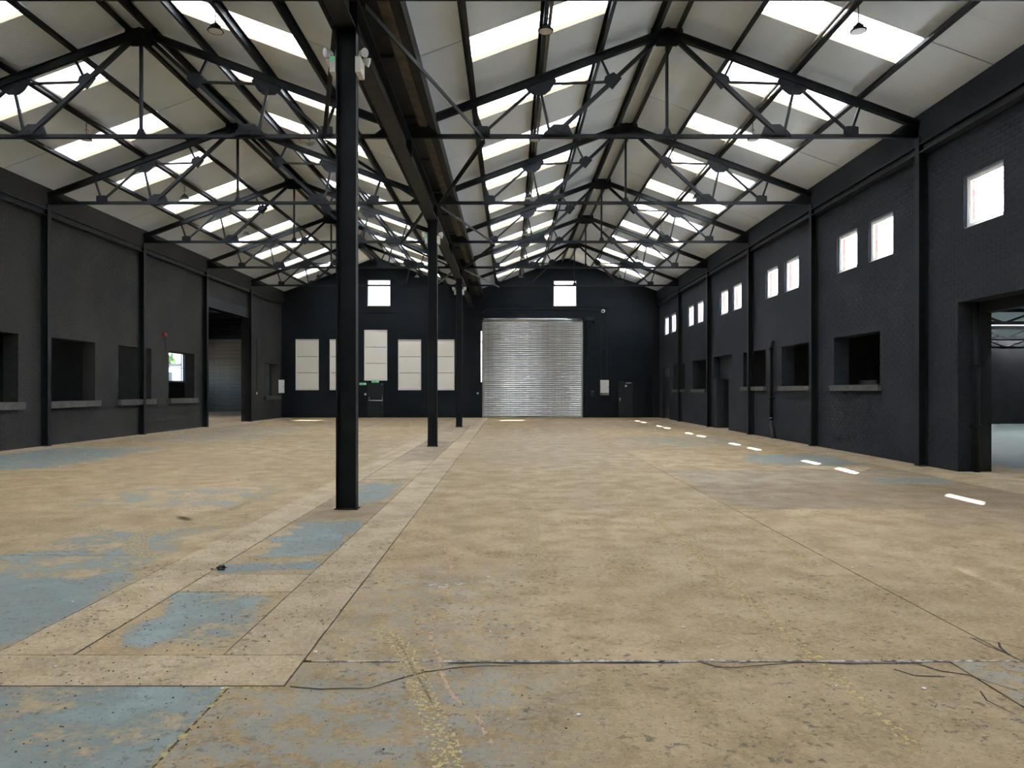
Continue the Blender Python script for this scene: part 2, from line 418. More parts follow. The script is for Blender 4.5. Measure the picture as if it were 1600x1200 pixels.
def smooth_path(pts, n=10):
    out = []; P = [pts[0]] + list(pts) + [pts[-1]]
    for i in range(1, len(P) - 2):
        p0, p1, p2, p3 = P[i - 1:i + 3]
        for k in range(n):
            t = k / n
            out.append(tuple(.5 * (2 * p1[a] + (p2[a] - p0[a]) * t + (2 * p0[a] - 5 * p1[a] + 4 * p2[a] - p3[a]) * t * t + (3 * p1[a] - p0[a] - 3 * p2[a] + p3[a]) * t ** 3) for a in (0, 1)))
    out.append(pts[-1]); return out
# joints, cracks, lines, trails
ribbon([(-1.2, 4.30, 0), (8.1, 4.305, 0)], .026, 'sealant', 'joint_sealant', .002, .006, seed=3)
ribbon([(700, 1036), (860, 1036.5), (1060, 1036)], .016, 'crack', 'crack', jit=.012, seed=4)
ribbon([(452, 1074), (500, 1079), (575, 1076), (630, 1060), (660, 1050), (720, 1042), (800, 1040)], .012, 'crack', 'crack', jit=.03, seed=5)
ribbon([(1095, 1036), (1120, 1042), (1150, 1044), (1200, 1040), (1260, 1036), (1350, 1038), (1440, 1036)], .014, 'crack', 'crack', jit=.03, seed=6)
ribbon([(1425, 1034), (1470, 1048), (1510, 1054), (1545, 1066), (1590, 1080)], .012, 'crack', 'crack', jit=.03, seed=7)
ribbon([(1395, 1047), (1430, 1057), (1475, 1057)], .02, 'crack', 'crack', jit=.03, seed=8)
ribbon([(1515, 997), (1550, 1003), (1600, 1014)], .012, 'crack', 'crack', jit=.02, seed=9)
ribbon([(1520, 998), (1545, 1010), (1578, 1024)], .012, 'crack', 'crack', jit=.02, seed=10)
ribbon([(1560, 1004), (1563, 1012), (1576, 1024)], .012, 'crack', 'crack', jit=.02, seed=11)
ribbon([(1530, 1080), (1545, 1095), (1590, 1118)], .008, 'crack', 'crack', jit=.03, seed=12)
for k, (p, q) in enumerate([((-2.7, 4.4), (-2.7, 9)), ((-1.77, 4.4), (-1.77, 9)), ((-1.25, 3.94), (-1.25, 9)), ((-3.2, 3.94), (-3.2, 7))]):
    ribbon([(*p, 0), (*q, 0)], .007, 'crack', 'crack', jit=.009, seed=20 + k)
ribbon([(-1.55, 2.2, 0), (-1.55, 3.93, 0)], .03, 'yellow_edge', 'paint_line', jit=.012, seed=30)
ribbon([(-1.53, 3.915, 0), (-1.26, 3.915, 0)], .032, 'yellow_edge', 'paint_line', jit=.01, seed=31)
ribbon([(1.87, 3.2, 0), (1.88, 10.2, 0)], .075, 'yellow', 'paint_line', jit=.01, seed=32)
ribbon([(2.88, 6.6, 0), (2.88, 9.8, 0)], .07, 'yellow', 'paint_line', jit=.01, seed=33)
for (x0, y0, x1, y1) in ((0, 770, 130, 770), (0, 755, 420, 748), (0, 722, 170, 722), (280, 768, 320, 768)):
    ribbon([(x0, y0), (x1, y1)], .10, 'yellow', 'paint_line', seed=34)
ribbon([(330, 812), (380, 790), (450, 763)], .09, 'yellow', 'paint_line', seed=35)
ribbon([(440, 730), (520, 706), (590, 686), (640, 666)], .09, 'yellow', 'paint_line', seed=36)
ribbon(smooth_path([(585, 985), (612, 996), (634, 1020), (648, 1050), (660, 1085), (680, 1130), (700, 1200), (705, 1240)]), .13, 'ochre', 'tyre_trail', seed=40)
ribbon(smooth_path([(600, 990), (625, 1010), (645, 1045), (668, 1085), (700, 1130), (720, 1180)]), .02, 'scuff', 'tyre_trail', seed=41)
ribbon(smooth_path([(681, 955), (677, 980), (672, 998), (680, 1015), (688, 1034), (694, 1062), (710, 1090), (728, 1103)], 8), .022, 'pink', 'filler_trail', jit=.01, seed=42)
ribbon(smooth_path([(742, 1118), (752, 1130), (760, 1150), (768, 1162)], 6), .022, 'pink', 'filler_trail', jit=.01, seed=43)
ribbon(smooth_path([(665, 805), (680, 830), (688, 848), (700, 860), (702, 876), (706, 886), (700, 896), (686, 902)], 6), .03, 'pink', 'filler_trail', jit=.012, seed=44)
ribbon([(672, 913), (690, 916), (710, 912), (728, 913)], .14, 'white_scrape', 'scrape_mark', jit=.03, seed=45)
ribbon([(676, 920), (688, 920), (700, 919)], .05, 'pink', 'scrape_mark', jit=.02, seed=46)
ribbon([(752, 921), (768, 920)], .05, 'pink', 'scrape_mark', jit=.02, seed=47)
ribbon([(650, 972), (700, 968), (745, 963), (782, 958)], .09, 'scuff_faint', 'scrape_mark', jit=.02, seed=48, taper=True)
ribbon(smooth_path([(812, 795), (830, 812), (834, 834), (826, 856), (806, 872)]), .14, 'scuff_faint', 'tyre_trail', seed=49, taper=True)
ribbon(smooth_path([(430, 790), (330, 800), (240, 828), (212, 852), (225, 866), (250, 872)]), .26, 'scuff_faint', 'tyre_trail', seed=50, taper=True)
ribbon([(20, 775), (150, 790), (300, 812), (390, 822)], .22, 'scuff_faint', 'tyre_trail', seed=51, taper=True)
ribbon([(10, 806), (100, 822), (190, 842)], .22, 'scuff_faint', 'tyre_trail', seed=52, taper=True)
ribbon([(520, 735), (430, 760), (350, 800)], .2, 'scuff_faint', 'tyre_trail', seed=53, taper=True)
ribbon([(640, 700), (560, 730), (470, 770)], .2, 'scuff_faint', 'tyre_trail', seed=54, taper=True)

# ================================================================== SIDE WALLS
WT = .42
TH = [11.28, 12.45, 13.02, 14.16]
hi_win = []
for k in range(6):
    y = 5.484 * k
    hi_win += [(11.28 + y, 12.43 + y, 4.86, 5.88), (13.02 + y, 14.16 + y, 4.86, 5.88)]
hatch_r = [(17.35, 19.81, 1.78, 3.10), (21.2, 23.64, 1.78, 3.10), (25.1, 27.5, 1.78, 3.10), (32.7, 35.1, 1.70, 3.10), (36.7, 39.2, 1.70, 3.05)]
doors_r = [(10.3, 14.34, 0, 3.42), (29.35, 31.1, 0, 2.14), (28.95, 31.55, 2.14, 3.12), (40.2, 41.95, 0, 2.97)]
holes_r = hi_win + hatch_r + doors_r
ZW = 7.62
wall_r = wall_mesh('y', XR + .004, XR + WT, YF, YB, 0, 4.4, holes_r).build('wall_right', 'brick_right')
weld(wall_r.data)
up_ = wall_mesh('y', XR + .004, XR + .12, YF, YB, 4.4, ZW, hi_win).build('upper_wall', 'brick_right', wall_r); weld(up_.data); tag(wall_r, 'black painted brick side wall with paired high windows', None, None, 'structure')
hatch_l = [(17.4, 19.87, 1.31, 3.23), (21.15, 23.56, 1.31, 3.23), (24.96, 27.26, 1.31, 3.23), (28.67, 30.98, 1.31, 3.23), (39.8, 42.3, 1.31, 3.2)]
door_l = [(32.3, 37.5, 0, 5.45)]
holes_l = hatch_l + door_l
wall_l = wall_mesh('y', XL - .004, XL - WT, YF, YB, 0, ZW, holes_l).build('wall_left', 'brick_left')
weld(wall_l.data); tag(wall_l, 'worn black painted brick wall with hatch openings', None, None, 'structure')

# real brick courses on the nearer stretches
def bricks(wall, xface, sgn, y0, y1, holes, m, near_y, zmax=6.8):
    bl, bh, j = .241, .080, .006; out = []; row = 0; z = .002
    rnd = random.Random(5)
    while z + bh < zmax:
        iv = [(y0, y1)]
        for h in holes:
            if h[2] < z + bh * .8 and h[3] > z + bh * .2:
                nv = []
                for a, b in iv:
                    if h[1] <= a or h[0] >= b: nv.append((a, b)); continue
                    if h[0] > a: nv.append((a, h[0]))
                    if h[1] < b: nv.append((h[1], b))
                iv = nv
        y = y0 - (.12 if row % 2 else 0)
        while y < y1:
            for a, b in iv:
                p, q = max(y, a), min(y + bl, b)
                if q - p > .03: out.append((p, q, z))
            y += bl + j
        z += bh + .010; row += 1
    def px(t): return (t[0] + t[1]) / 2
    full = [t for t in out if abs(t[1] - t[0] - bl) < 1e-3 and near_y(px(t), t[2])]
    full.sort(key=lambda t: px(t) ** 2 + (t[2] - 1.6) ** 2)
    single = set(full[:290])
    d0, d1 = -.006 * sgn, .009 * sgn
    shp = []
    for v in range(4):
        e = .002 + .002 * v / 3; p = .0045 * (.6 + .3 * v); b = MB()
        f = p * sgn
        b.v = [(d0, -bl / 2, 0), (d0, bl / 2, 0), (d0, bl / 2, bh), (d0, -bl / 2, bh), (f, -bl / 2 + e, e), (f, bl / 2 - e, e), (f, bl / 2 - e, bh - e), (f, -bl / 2 + e, bh - e)]
        b.f = [(4, 5, 6, 7), (0, 1, 5, 4), (1, 2, 6, 5), (2, 3, 7, 6), (3, 0, 4, 7)]
        shp.append(b.mesh('brick', m))
    rest = MB()
    for t in out:
        if t in single:
            link('brick', shp[rnd.randrange(4)], wall, (xface, px(t), t[2]))
        else:
            p, q, zz = t; e = .003; f = xface + sgn * .0045 * (.6 + .9 * rnd.random()); o = xface + d0; k = len(rest.v)
            rest.v += [(o, p, zz), (o, q, zz), (o, q, zz + bh), (o, p, zz + bh), (f, p + e, zz + e), (f, q - e, zz + e), (f, q - e, zz + bh - e), (f, p + e, zz + bh - e)]
            for ff in ((4, 5, 6, 7), (0, 1, 5, 4), (1, 2, 6, 5), (2, 3, 7, 6), (3, 0, 4, 7)): rest.f.append(tuple(k + i for i in ff))
    o = link('brickwork', rest.mesh('brickwork', m, fix=True), wall); o['kind'] = 'stuff'
bricks(wall_r, XR + .004, -1, 10.0, 20.95, holes_r, 'pb_right', lambda y, z: y > 12.75 and abs(y - 15.43) > .2)
bricks(wall_l, XL - .004, 1, 17.0, 27.0, holes_l, 'pb_left', lambda y, z: y > 19.3 and abs(y - 20.9) > .2)

# sills, eaves beams and projecting top courses (parts of the walls)
for h in hatch_r:
    MB().box(XR - .10, XR + .3, h[0] - .08, h[1] + .08, h[2] - .15, h[2]).build('sill', 'paint_sill', wall_r)
for h in hatch_l:
    MB().box(XL - .3, XL + .14, h[0] - .08, h[1] + .12, h[2] - .2, h[2]).build('sill', 'paint_sill', wall_l)
for (wall, xf, sg, m) in ((wall_r, XR, -1, 'brick_right'), (wall_l, XL, 1, 'brick_left')):
    ys = [YF] + T + [YB]
    for a, b in zip(ys, ys[1:]):
        x0, x1 = sorted((xf, xf + sg * .2))
        mb = MB().box(x0, x1, a + .09, b - .09, 6.94, 6.97); mb.box(x0, x1, a + .09, b - .09, 6.76, 6.79)
        xm = xf + sg * .1; mb.box(xm - .01, xm + .01, a + .09, b - .09, 6.79, 6.94)
        mb.build('eaves_beam', 'steel_beam', wall)
    x0, x1 = sorted((xf, xf + sg * .17))
    MB().box(x0, x1, YF, YB, 6.975, ZW - (.0 if sg < 0 else .02)).build('top_course', m, wall)
# projecting brick piers beside the wall columns read as faint vertical bands
# steel lintel over the wide opening
MB().box(XL - WT + .02, XL + .03, 31.95, 37.4, 5.45, 5.95).build('lintel', 'steel_beam', wall_l)
# red brick outer leaf around the high windows
ol = wall_mesh('y', XR + .12, XR + .24, YF, YB, 4.4, ZW, hi_win).build('outer_leaf', 'red_brick', wall_r)

# high windows in the side wall
wn = 1
def side_window(h, n):
    y0, y1, z0, z1 = h; xf = XR + .08
    w_ = thing('window_%d' % n, '', None, (XR, (y0 + y1) / 2, z0), 0, None, 'structure')
    del w_['label']
    b = (n - 1) // 2; near = n % 2 == 1
    w_['label'] = 'white framed high window, %s pair from the end wall, %s that wall' % (ORD[5 - b], 'farther from' if near else 'nearer')
    L = (y1 - y0) / 2; H = z1 - z0; t = .055; d0, d1 = .07, .14
    f = MB(); f.box(d0, d1, -L, L, 0, t); f.box(d0, d1, -L, L, H - t, H); f.box(d0, d1, -L, -L + t, t, H - t); f.box(d0, d1, L - t, L, t, H - t)
    fr = f.build('window_frame', 'white_frame', w_)
    s_ = MB(); i = t + .035
    for (a, c, e, g_) in ((-L + t, L - t, t, i), (-L + t, L - t, H - i, H - t), (-L + t, -L + i, i, H - i), (L - i, L - t, i, H - i)): s_.box(d0 + .015, d1 - .015, a, c, e, g_)
    s_.build('sash', 'white_frame', w_)
    MB().box(.10, .104, -L + i - .005, L - i + .005, i - .005, H - i + .005).build('pane', 'pane', w_)
    MB().box(.02, .09, -L, L, -.0, .012).build('window_sill', 'white_frame', w_)
for n, h in enumerate(hi_win): side_window(h, n + 1)

# ================================================================== END WALL
def PX(x): return (x - VX) * YB / F_PX
def PZ(y): return CAM_H + (VY - y) * YB / F_PX
win_e = [(PX(574), PX(610), PZ(477.5), PZ(437)), (PX(865), PX(901), PZ(478), PZ(438))]
panels = [(461.7, 498, 530, 609.5), (515, 551.3, 530, 609.5), (569, 605, 515.5, 594.5), (622, 658, 530.5, 609.5), (674, 710, 530.5, 609.5)]
pan_h = [(PX(a), PX(b), PZ(d), PZ(c)) for a, b, c, d in panels]
SH = (PX(753.5), PX(911), 0.0, PZ(497))
slit = (PX(751.2), PX(752.8), PZ(597), PZ(517))
wall_b = wall_mesh('x', YB, YB + .26, XL - WT, XR + WT, 0, 6.9, [w_ for w_ in win_e if w_[2] < 6.9] + pan_h + [SH, slit]).build('wall_back', 'brick_end')
weld(wall_b.data); tag(wall_b, 'blue-black painted brick end wall with twin gables', None, None, 'structure')
gb_ = MB()
for (xr, hs, nm), we in zip(BAYS, (win_e[1], win_e[0])):
    x0, x1 = (XV, XR + WT) if nm == 'right' else (XL - WT, XV)
    def zr(x): return zroof(x - xr) + .02
    wx0, wx1, wz0, wz1 = we
    for y0, y1 in ((YB, YB + .26),):
        gb_.plate([(x0, 6.9), (wx0, 6.9), (wx0, zr(wx0)), (x0, zr(x0))], y0, y1)
        gb_.plate([(wx1, 6.9), (x1, 6.9), (x1, zr(x1)), (wx1, zr(wx1))], y0, y1)
        gb_.plate([(wx0, wz1), (wx1, wz1), (wx1, zr(wx1)), (max(wx0, min(wx1, xr)), zr(max(wx0, min(wx1, xr)))), (wx0, zr(wx0))], y0, y1)
gb_.build('gable', 'brick_end', wall_b)
# string courses and raised panel edges
mb = MB(); 
mb.box(XL, PX(735), YB - .03, YB + .01, PZ(489), PZ(487)); mb.build('string_course', 'brick_end', wall_b)
MB().box(PX(770), PX(1018), YB - .03, YB + .01, PZ(480.3), PZ(478.5)).build('string_course', 'brick_end', wall_b)
MB().box(PX(952), PX(1016), YB - .025, YB + .01, PZ(565.5), PZ(564.2)).build('string_course', 'brick_end', wall_b)
for xx in (449, 734, 954, 1020):
    MB().box(PX(xx), PX(xx + 2.2), YB - .04, YB + .01, 0.0, PZ(488)).build('pilaster_edge', 'brick_end', wall_b)
# gable windows
for n, h in enumerate(win_e):
    x0, x1, z0, z1 = h; L = (x1 - x0) / 2; H = z1 - z0; t = .06
    w_ = thing('window_%d' % (13 + n), ['high window in the gable above the row of white panels', 'high window in the gable above the silver shutter'][n], None, ((x0 + x1) / 2, YB, z0), 0, None, 'structure')
    f = MB(); f.box(-L, L, .10, .17, 0, t); f.box(-L, L, .10, .17, H - t, H); f.box(-L, -L + t, .10, .17, t, H - t); f.box(L - t, L, .10, .17, t, H - t)
    f.build('window_frame', 'white_frame', w_)
    MB().box(-L + t - .005, L - t + .005, .13, .134, t - .005, H - t + .005).build('pane', 'pane', w_)
    MB().box(-L, L, -.03, .12, -.03, .006).build('window_sill', 'white_frame', w_)
# white blanking panels
pl = ['white panelled blank window nearest the corner switch box', 'white panelled blank window between the corner one and the raised one',
      'white panelled blank window set higher, over the fire exit door', 'white panelled blank window just past the fire exit door, towards the shutter',
      'white panelled blank window nearest the silver shutter']
for (x0, x1, z0, z1), lb in zip(pan_h, pl):
    w_ = thing('blanked_window', lb, 'wall panel', ((x0 + x1) / 2, YB, z0), 0, 'white blanked windows in the end wall')
    L = (x1 - x0) / 2; H = z1 - z0; t = .055; y0 = .02; y1 = .1
    f = MB(); f.box(-L, L, y0, y1, 0, t); f.box(-L, L, y0, y1, H - t, H); f.box(-L, -L + t, y0, y1, t, H - t); f.box(L - t, L, y0, y1, t, H - t)
    f.build('frame', 'white_board', w_)
    ph = (H - 2 * t) / 3
    for i in range(3):
        MB().box(-L + t + .004, L - t - .004, .055, .1, t + i * ph + .014, t + (i + 1) * ph - .014).build('panel', 'white_board', w_)
    MB().box(-L + .01, L - .01, .1, .14, .01, H - .01).build('backing', 'paint_sill', w_)

# big silver roller shutter
sx0, sx1, _, sz = SH; sw = sx1 - sx0
sh = thing('roller_shutter', 'large galvanised roller shutter filling the end wall opening', 'roller shutter', ((sx0 + sx1) / 2, YB, 0))
def slat_mesh(half, pitch, m, bulge=.022):
    b = MB(); n = 6; pr = []
    for i in range(n + 1):
        a = math.pi * i / n; pr.append((-bulge * math.sin(a), pitch * .9 * i / n))
    pr.append((.004, pitch * .92)); pr.append((.004, pitch))
    for sx in (-half, half): b.v += [(sx, y, z) for y, z in pr]
    k = len(pr)
    for i in range(k - 1): b.f.append((i, k + i, k + i + 1, i + 1))
    # back skin
    b.v += [(-half, .02, 0), (half, .02, 0), (half, .02, pitch), (-half, .02, pitch)]; q = 2 * k
    b.f.append((q, q + 1, q + 2, q + 3))
    return b.mesh('slat', m, fix=False)
pitch = .1145; hw = sw / 2 - .10
sm = slat_mesh(hw, pitch, 'galv', .034)
for i in range(50): link('slat', sm, sh, (0, .10, .08 + i * pitch))
MB().box(-hw, hw, .07, .12, 0, .08).build('bottom_rail', 'galv', sh)
for s in (-1, 1):
    b = MB(); x = s * (hw + .05); b.box(x - .05, x + .05, .02, .06, 0, sz - .12); b.box(x - .05, x + .05, .13, .16, 0, sz - .12); b.box(x + (.035 if s > 0 else -.05), x + (.05 if s > 0 else -.035), .02, .16, 0, sz - .12)
    b.build('guide_rail', 'galv', sh)
b = MB().lathe([(.0, -hw), (.17, -hw), (.17, hw), (0, hw)], 24, (0, .17, sz - .06), 'x'); b.build('curtain_roll', 'galv', sh, True)
for s in (-1, 1): MB().box(s * (hw + .06) - .02, s * (hw + .06) + .02, -.06, .3, sz - .26, sz + .1).build('end_bracket', 'steel', sh)
MB().box(-hw - .1, hw + .1, .2, .42, sz - .15, sz + .2).build('backing_beam', 'steel_beam', sh)
# daylight slit beside it: thin grille bars
for k in range(3):
    MB().box(slit[0] - .02, slit[1] + .02, YB - .01, YB + .02, slit[2] + (k + 1) * .8 - .02, slit[2] + (k + 1) * .8 + .02).build('slit_bar', 'steel', wall_b)
# chain hoist of the shutter
mo = thing('shutter_motor', 'black shutter motor with chain loop beside the shutter top', 'motor', (PX(921), YB - .14, PZ(500)))
MB().lathe([(0, -.28), (.12, -.28), (.13, -.22), (.13, .12), (.09, .2), (0, .2)], 16, (0, 0, 0), 'x').build('housing', 'steel', mo, True)
MB().lathe([(0, -.03), (.17, -.03), (.17, .03), (0, .03)], 18, (.22, 0, -.02), 'x').build('chain_wheel', 'steel', mo, True)
MB().box(-.15, .15, .08, .135, -.2, .2).build('mount_plate', 'steel', mo)
for dx_, ln in ((-.12, 5.5), (.12, 3.2)):
    MB().tube([(dx_, 0, -.1), (dx_ + .03, 0, -.1 - ln * .4), (dx_ - .05, 0.02, -.1 - ln * .8), (dx_ - .1, .02, -.1 - ln)], .022, 6).build('chain', 'steel_beam', mo)
cb = thing('control_box', 'small black shutter control box on end wall', 'switch box', (PX(925.5), YB, PZ(619)))
MB().box(-.1, .1, -.12, 0, 0, .36).build('box', 'black', cb)
for k in range(3): MB().lathe([(0, -.02), (.025, -.02), (.025, .02), (0, .02)], 10, (0, -.12, .08 + .1 * k), 'y').build('button', ['red', 'steel_beam', 'white_plastic'][k], cb)
# doors
def fire_door(n, xa, xb, ytop, lab, bar):
    x0, x1 = PX(xa), PX(xb); H = PZ(ytop); Wd = (x1 - x0)
    d = thing('door_%d' % n, lab, None, ((x0 + x1) / 2, YB, 0), 0, None, 'structure'); L = Wd / 2
    MB().box(-L + .05, L - .05, -.035, -.003, .01, H - .05).build('door_leaf', 'door', d)
    f = MB(); f.box(-L, -L + .05, -.06, -.003, 0, H); f.box(L - .05, L, -.06, -.003, 0, H); f.box(-L, L, -.06, -.003, H - .05, H); f.build('door_frame', 'steel', d)
    if bar:
        b = MB().tube([(-L + .13, -.11, 1.03), (L - .03, -.11, 1.03)], .018, 8); b.build('panic_bar', 'chrome', d)
        for x in (-L + .13, L - .03): MB().box(x - .03, x + .03, -.12, -.035, 1.0, 1.24).build('bar_bracket', 'chrome', d)
        for z in (.3, .75, 1.3, 1.95): MB().box(L - .055, L - .03, -.07, -.035, z, z + .1).build('hinge', 'chrome', d)
    else:
        MB().box(-L + .06, -L + .11, -.05, -.035, .98, 1.22).build('handle_plate', 'chrome', d)
        MB().box(-L + .08, -L + .2, -.09, -.07, 1.1, 1.125).build('lever', 'chrome', d)
        MB().box(-.02, .3, -.1, -.035, H - .17, H - .1).build('door_closer', 'chrome', d)
        MB().box(-.06, .05, -.05, -.035, H - .36, H - .26).build('door_sign', 'white_plastic', d)
fire_door(1, 574, 598.5, 598, 'black fire exit door with panic bar below the raised white panel', True)
fire_door(2, 966, 990, 595, 'black door with closer arm beside the white electrical cabinet', False)
def exit_sign(loc, lab, wd=.42, ht=.16, white=False):
    s = thing('exit_sign', lab, 'sign', loc)
    MB().box(-wd / 2, wd / 2, -.05, 0, 0, ht).build('housing', 'white_plastic', s)
    MB().box(-wd / 2 + .015, wd / 2 - .015, -.053, -.05, .015, ht - .015).build('sign_face', 'green', s)
    p = MB(); y0, y1 = -.056, -.053; cx = wd * .18          # running figure, arrow, doorway
    p.plate([(cx + .01, ht * .72), (cx + .03, ht * .78), (cx + .05, ht * .72), (cx + .03, ht * .64)], y0, y1)
    p.plate([(cx - .03, ht * .6), (cx + .03, ht * .62), (cx + .015, ht * .36), (cx - .015, ht * .36)], y0, y1)
    p.plate([(cx + .0, ht * .38), (cx + .05, ht * .26), (cx + .035, ht * .22), (cx - .015, ht * .34)], y0, y1)
    p.plate([(cx - .015, ht * .38), (cx - .05, ht * .2), (cx - .035, ht * .17), (cx + .005, ht * .34)], y0, y1)
    p.plate([(-wd * .40, ht * .45), (-wd * .15, ht * .45), (-wd * .15, ht * .55), (-wd * .40, ht * .55)], y0, y1)
    p.plate([(-wd * .18, ht * .68), (-wd * .06, ht * .5), (-wd * .18, ht * .32)], y0, y1)
    p.plate([(wd * .34, ht * .2), (wd * .44, ht * .2), (wd * .44, ht * .8), (wd * .34, ht * .8)], y0, y1)
    p.build('pictogram', 'white_plastic', s)
exit_sign((PX(586.5), YB - .001, PZ(598.3)), 'running figure exit sign right above the fire exit door')
exit_sign((PX(567), YB - .001, PZ(601.5)), 'green arrow exit sign on the wall beside the fire exit door', .4, .13)
def cabinet(name, loc, wd, ht, dp, lab, rz=0):
    c = thing(name, lab, 'cabinet', loc, rz)
    MB().box(-wd / 2, wd / 2, -dp, 0, 0, ht).build('box', 'white_plastic', c)
    d = MB().box(-wd / 2 + .012, wd / 2 - .012, -dp - .018, -dp, .012, ht - .012).build('cabinet_door', 'white_plastic', c)
    MB().box(wd / 2 - .06, wd / 2 - .03, -dp - .035, -dp - .018, ht * .42, ht * .52).build('latch', 'black', d)
    return c
cabinet('electrical_cabinet', (PX(944.3), YB - .001, PZ(614)), .5, .78, .16, 'white electrical cabinet below twin conduits by the closer door')
for k, (xx, m) in enumerate(((938.5, 'chrome'), (942.5, 'white_plastic'), (946.5, 'white_plastic'), (949.8, 'white_plastic'))):
    so = thing('wall_socket', ['metal socket plate below the white electrical cabinet, nearest the shutter', 'white socket below the electrical cabinet, second from the shutter', 'white socket below the electrical cabinet, third from the shutter', 'white socket below the electrical cabinet, nearest the closer door'][k], 'socket', (PX(xx), YB, PZ(617.3)), 0, 'sockets under the cabinet')
    MB().box(-.05, .05, -.045, 0, 0, .09).build('box', m, so); MB().box(-.03, .03, -.05, -.045, .02, .07).build('face_plate', 'black', so)
sb = thing('switch_box', 'white switch box on the side wall close to the end wall corner', 'switch box', (XL, 42.3, PZ(614)))
MB().box(0, .30, -.02, .12, 0, .78).build('box', 'white_plastic', sb); MB().box(.012, .288, -.035, -.02, .012, .768).build('cover', 'white_plastic', sb)
MB().box(.27, .29, -.055, -.035, .35, .42).build('latch', 'black', sb); MB().tube([(.15, .05, .78), (.15, .05, 3.2)], .02, 6).build('conduit', 'steel', sb)
for k, xx in enumerate((939, 948)):
    o = MB().tube([(PX(xx), YB - .03, PZ(594)), (PX(xx), YB - .03, PZ(487))], .022, 6).build('conduit', 'steel_beam')
    tag(o, ['dark conduit from electrical cabinet up to the white wall camera', 'dark conduit rising from cabinet, on the side of the closer door'][k], 'conduit')
o = MB().tube([(PX(753), YB - .04, PZ(488.5)), (PX(760), YB - .04, PZ(484)), (PX(790), YB - .04, PZ(482.5)), (PX(938), YB - .04, PZ(484))], .03, 8).build('conduit', 'steel_beam')
tag(o, 'long dark conduit running level above the silver shutter', 'conduit')
cm = thing('wall_camera', 'small white camera head at the top of the conduits', 'camera', (PX(942), YB, PZ(489)))
MB().lathe([(0, -.16), (.09, -.16), (.11, -.1), (.11, -.03), (.06, 0), (0, 0)], 16, (0, 0, .1), 'y').build('housing', 'white_plastic', cm, True)
MB().lathe([(0, -.19), (.05, -.19), (.06, -.16), (0, -.16)], 12, (0, 0, .1), 'y').build('lens', 'black', cm, True)
for k, (xx, yy, lb) in enumerate(((571, 616, 'round white call point beside the fire exit door'), (746.5, 614.5, 'round white button on the pier beside the shutter'))):
    cp = thing('call_point', lb, 'call point', (PX(xx), YB, PZ(yy)))
    MB().lathe([(0, -.05), (.05, -.05), (.065, -.03), (.065, 0), (0, 0)], 14, (0, 0, 0), 'y').build('body', 'white_plastic', cp, True)
    MB().lathe([(0, -.062), (.025, -.062), (.025, -.05), (0, -.05)], 10, (0, 0, 0), 'y').build('push_button', 'steel_beam', cp, True)
cp = thing('call_point', 'round white call point on the hatch wall beside the wide opening', 'call point', (XL + .001, 38.6, 1.48))
MB().lathe([(0, 0), (.065, 0), (.065, .03), (.05, .05), (0, .05)], 14, (0, 0, 0), 'x').build('body', 'white_plastic', cp, True)
MB().lathe([(0, .05), (.025, .05), (.025, .062), (0, .062)], 10, (0, 0, 0), 'x').build('push_button', 'steel_beam', cp, True)
MB().tube([(.02, 0, .06), (.02, 0, 3.0)], .015, 6).build('conduit', 'steel', cp)
cp = thing('fire_sounder', 'small red fire sounder on the wall above a hatch opening', 'alarm', (XL + .012, 28.2, 3.78))
MB().lathe([(0, 0), (.085, 0), (.085, .05), (.07, .1), (0, .11)], 16, (0, 0, .08), 'x').build('horn', 'red', cp, True)
MB().box(-.01, .03, -.06, .06, 0, .16).build('base', 'red', cp)
MB().tube([(.02, .0, .15), (.02, .12, .15), (.02, .12, -.55)], .012, 6).build('cable', 'steel', cp)

# wall behind the camera
wf = MB().box(XL - WT, XR + WT, YF - .4, YF, 0, 9.7).build('wall_front', 'brick_end'); tag(wf, 'dark painted brick wall behind the viewpoint', None, None, 'structure')

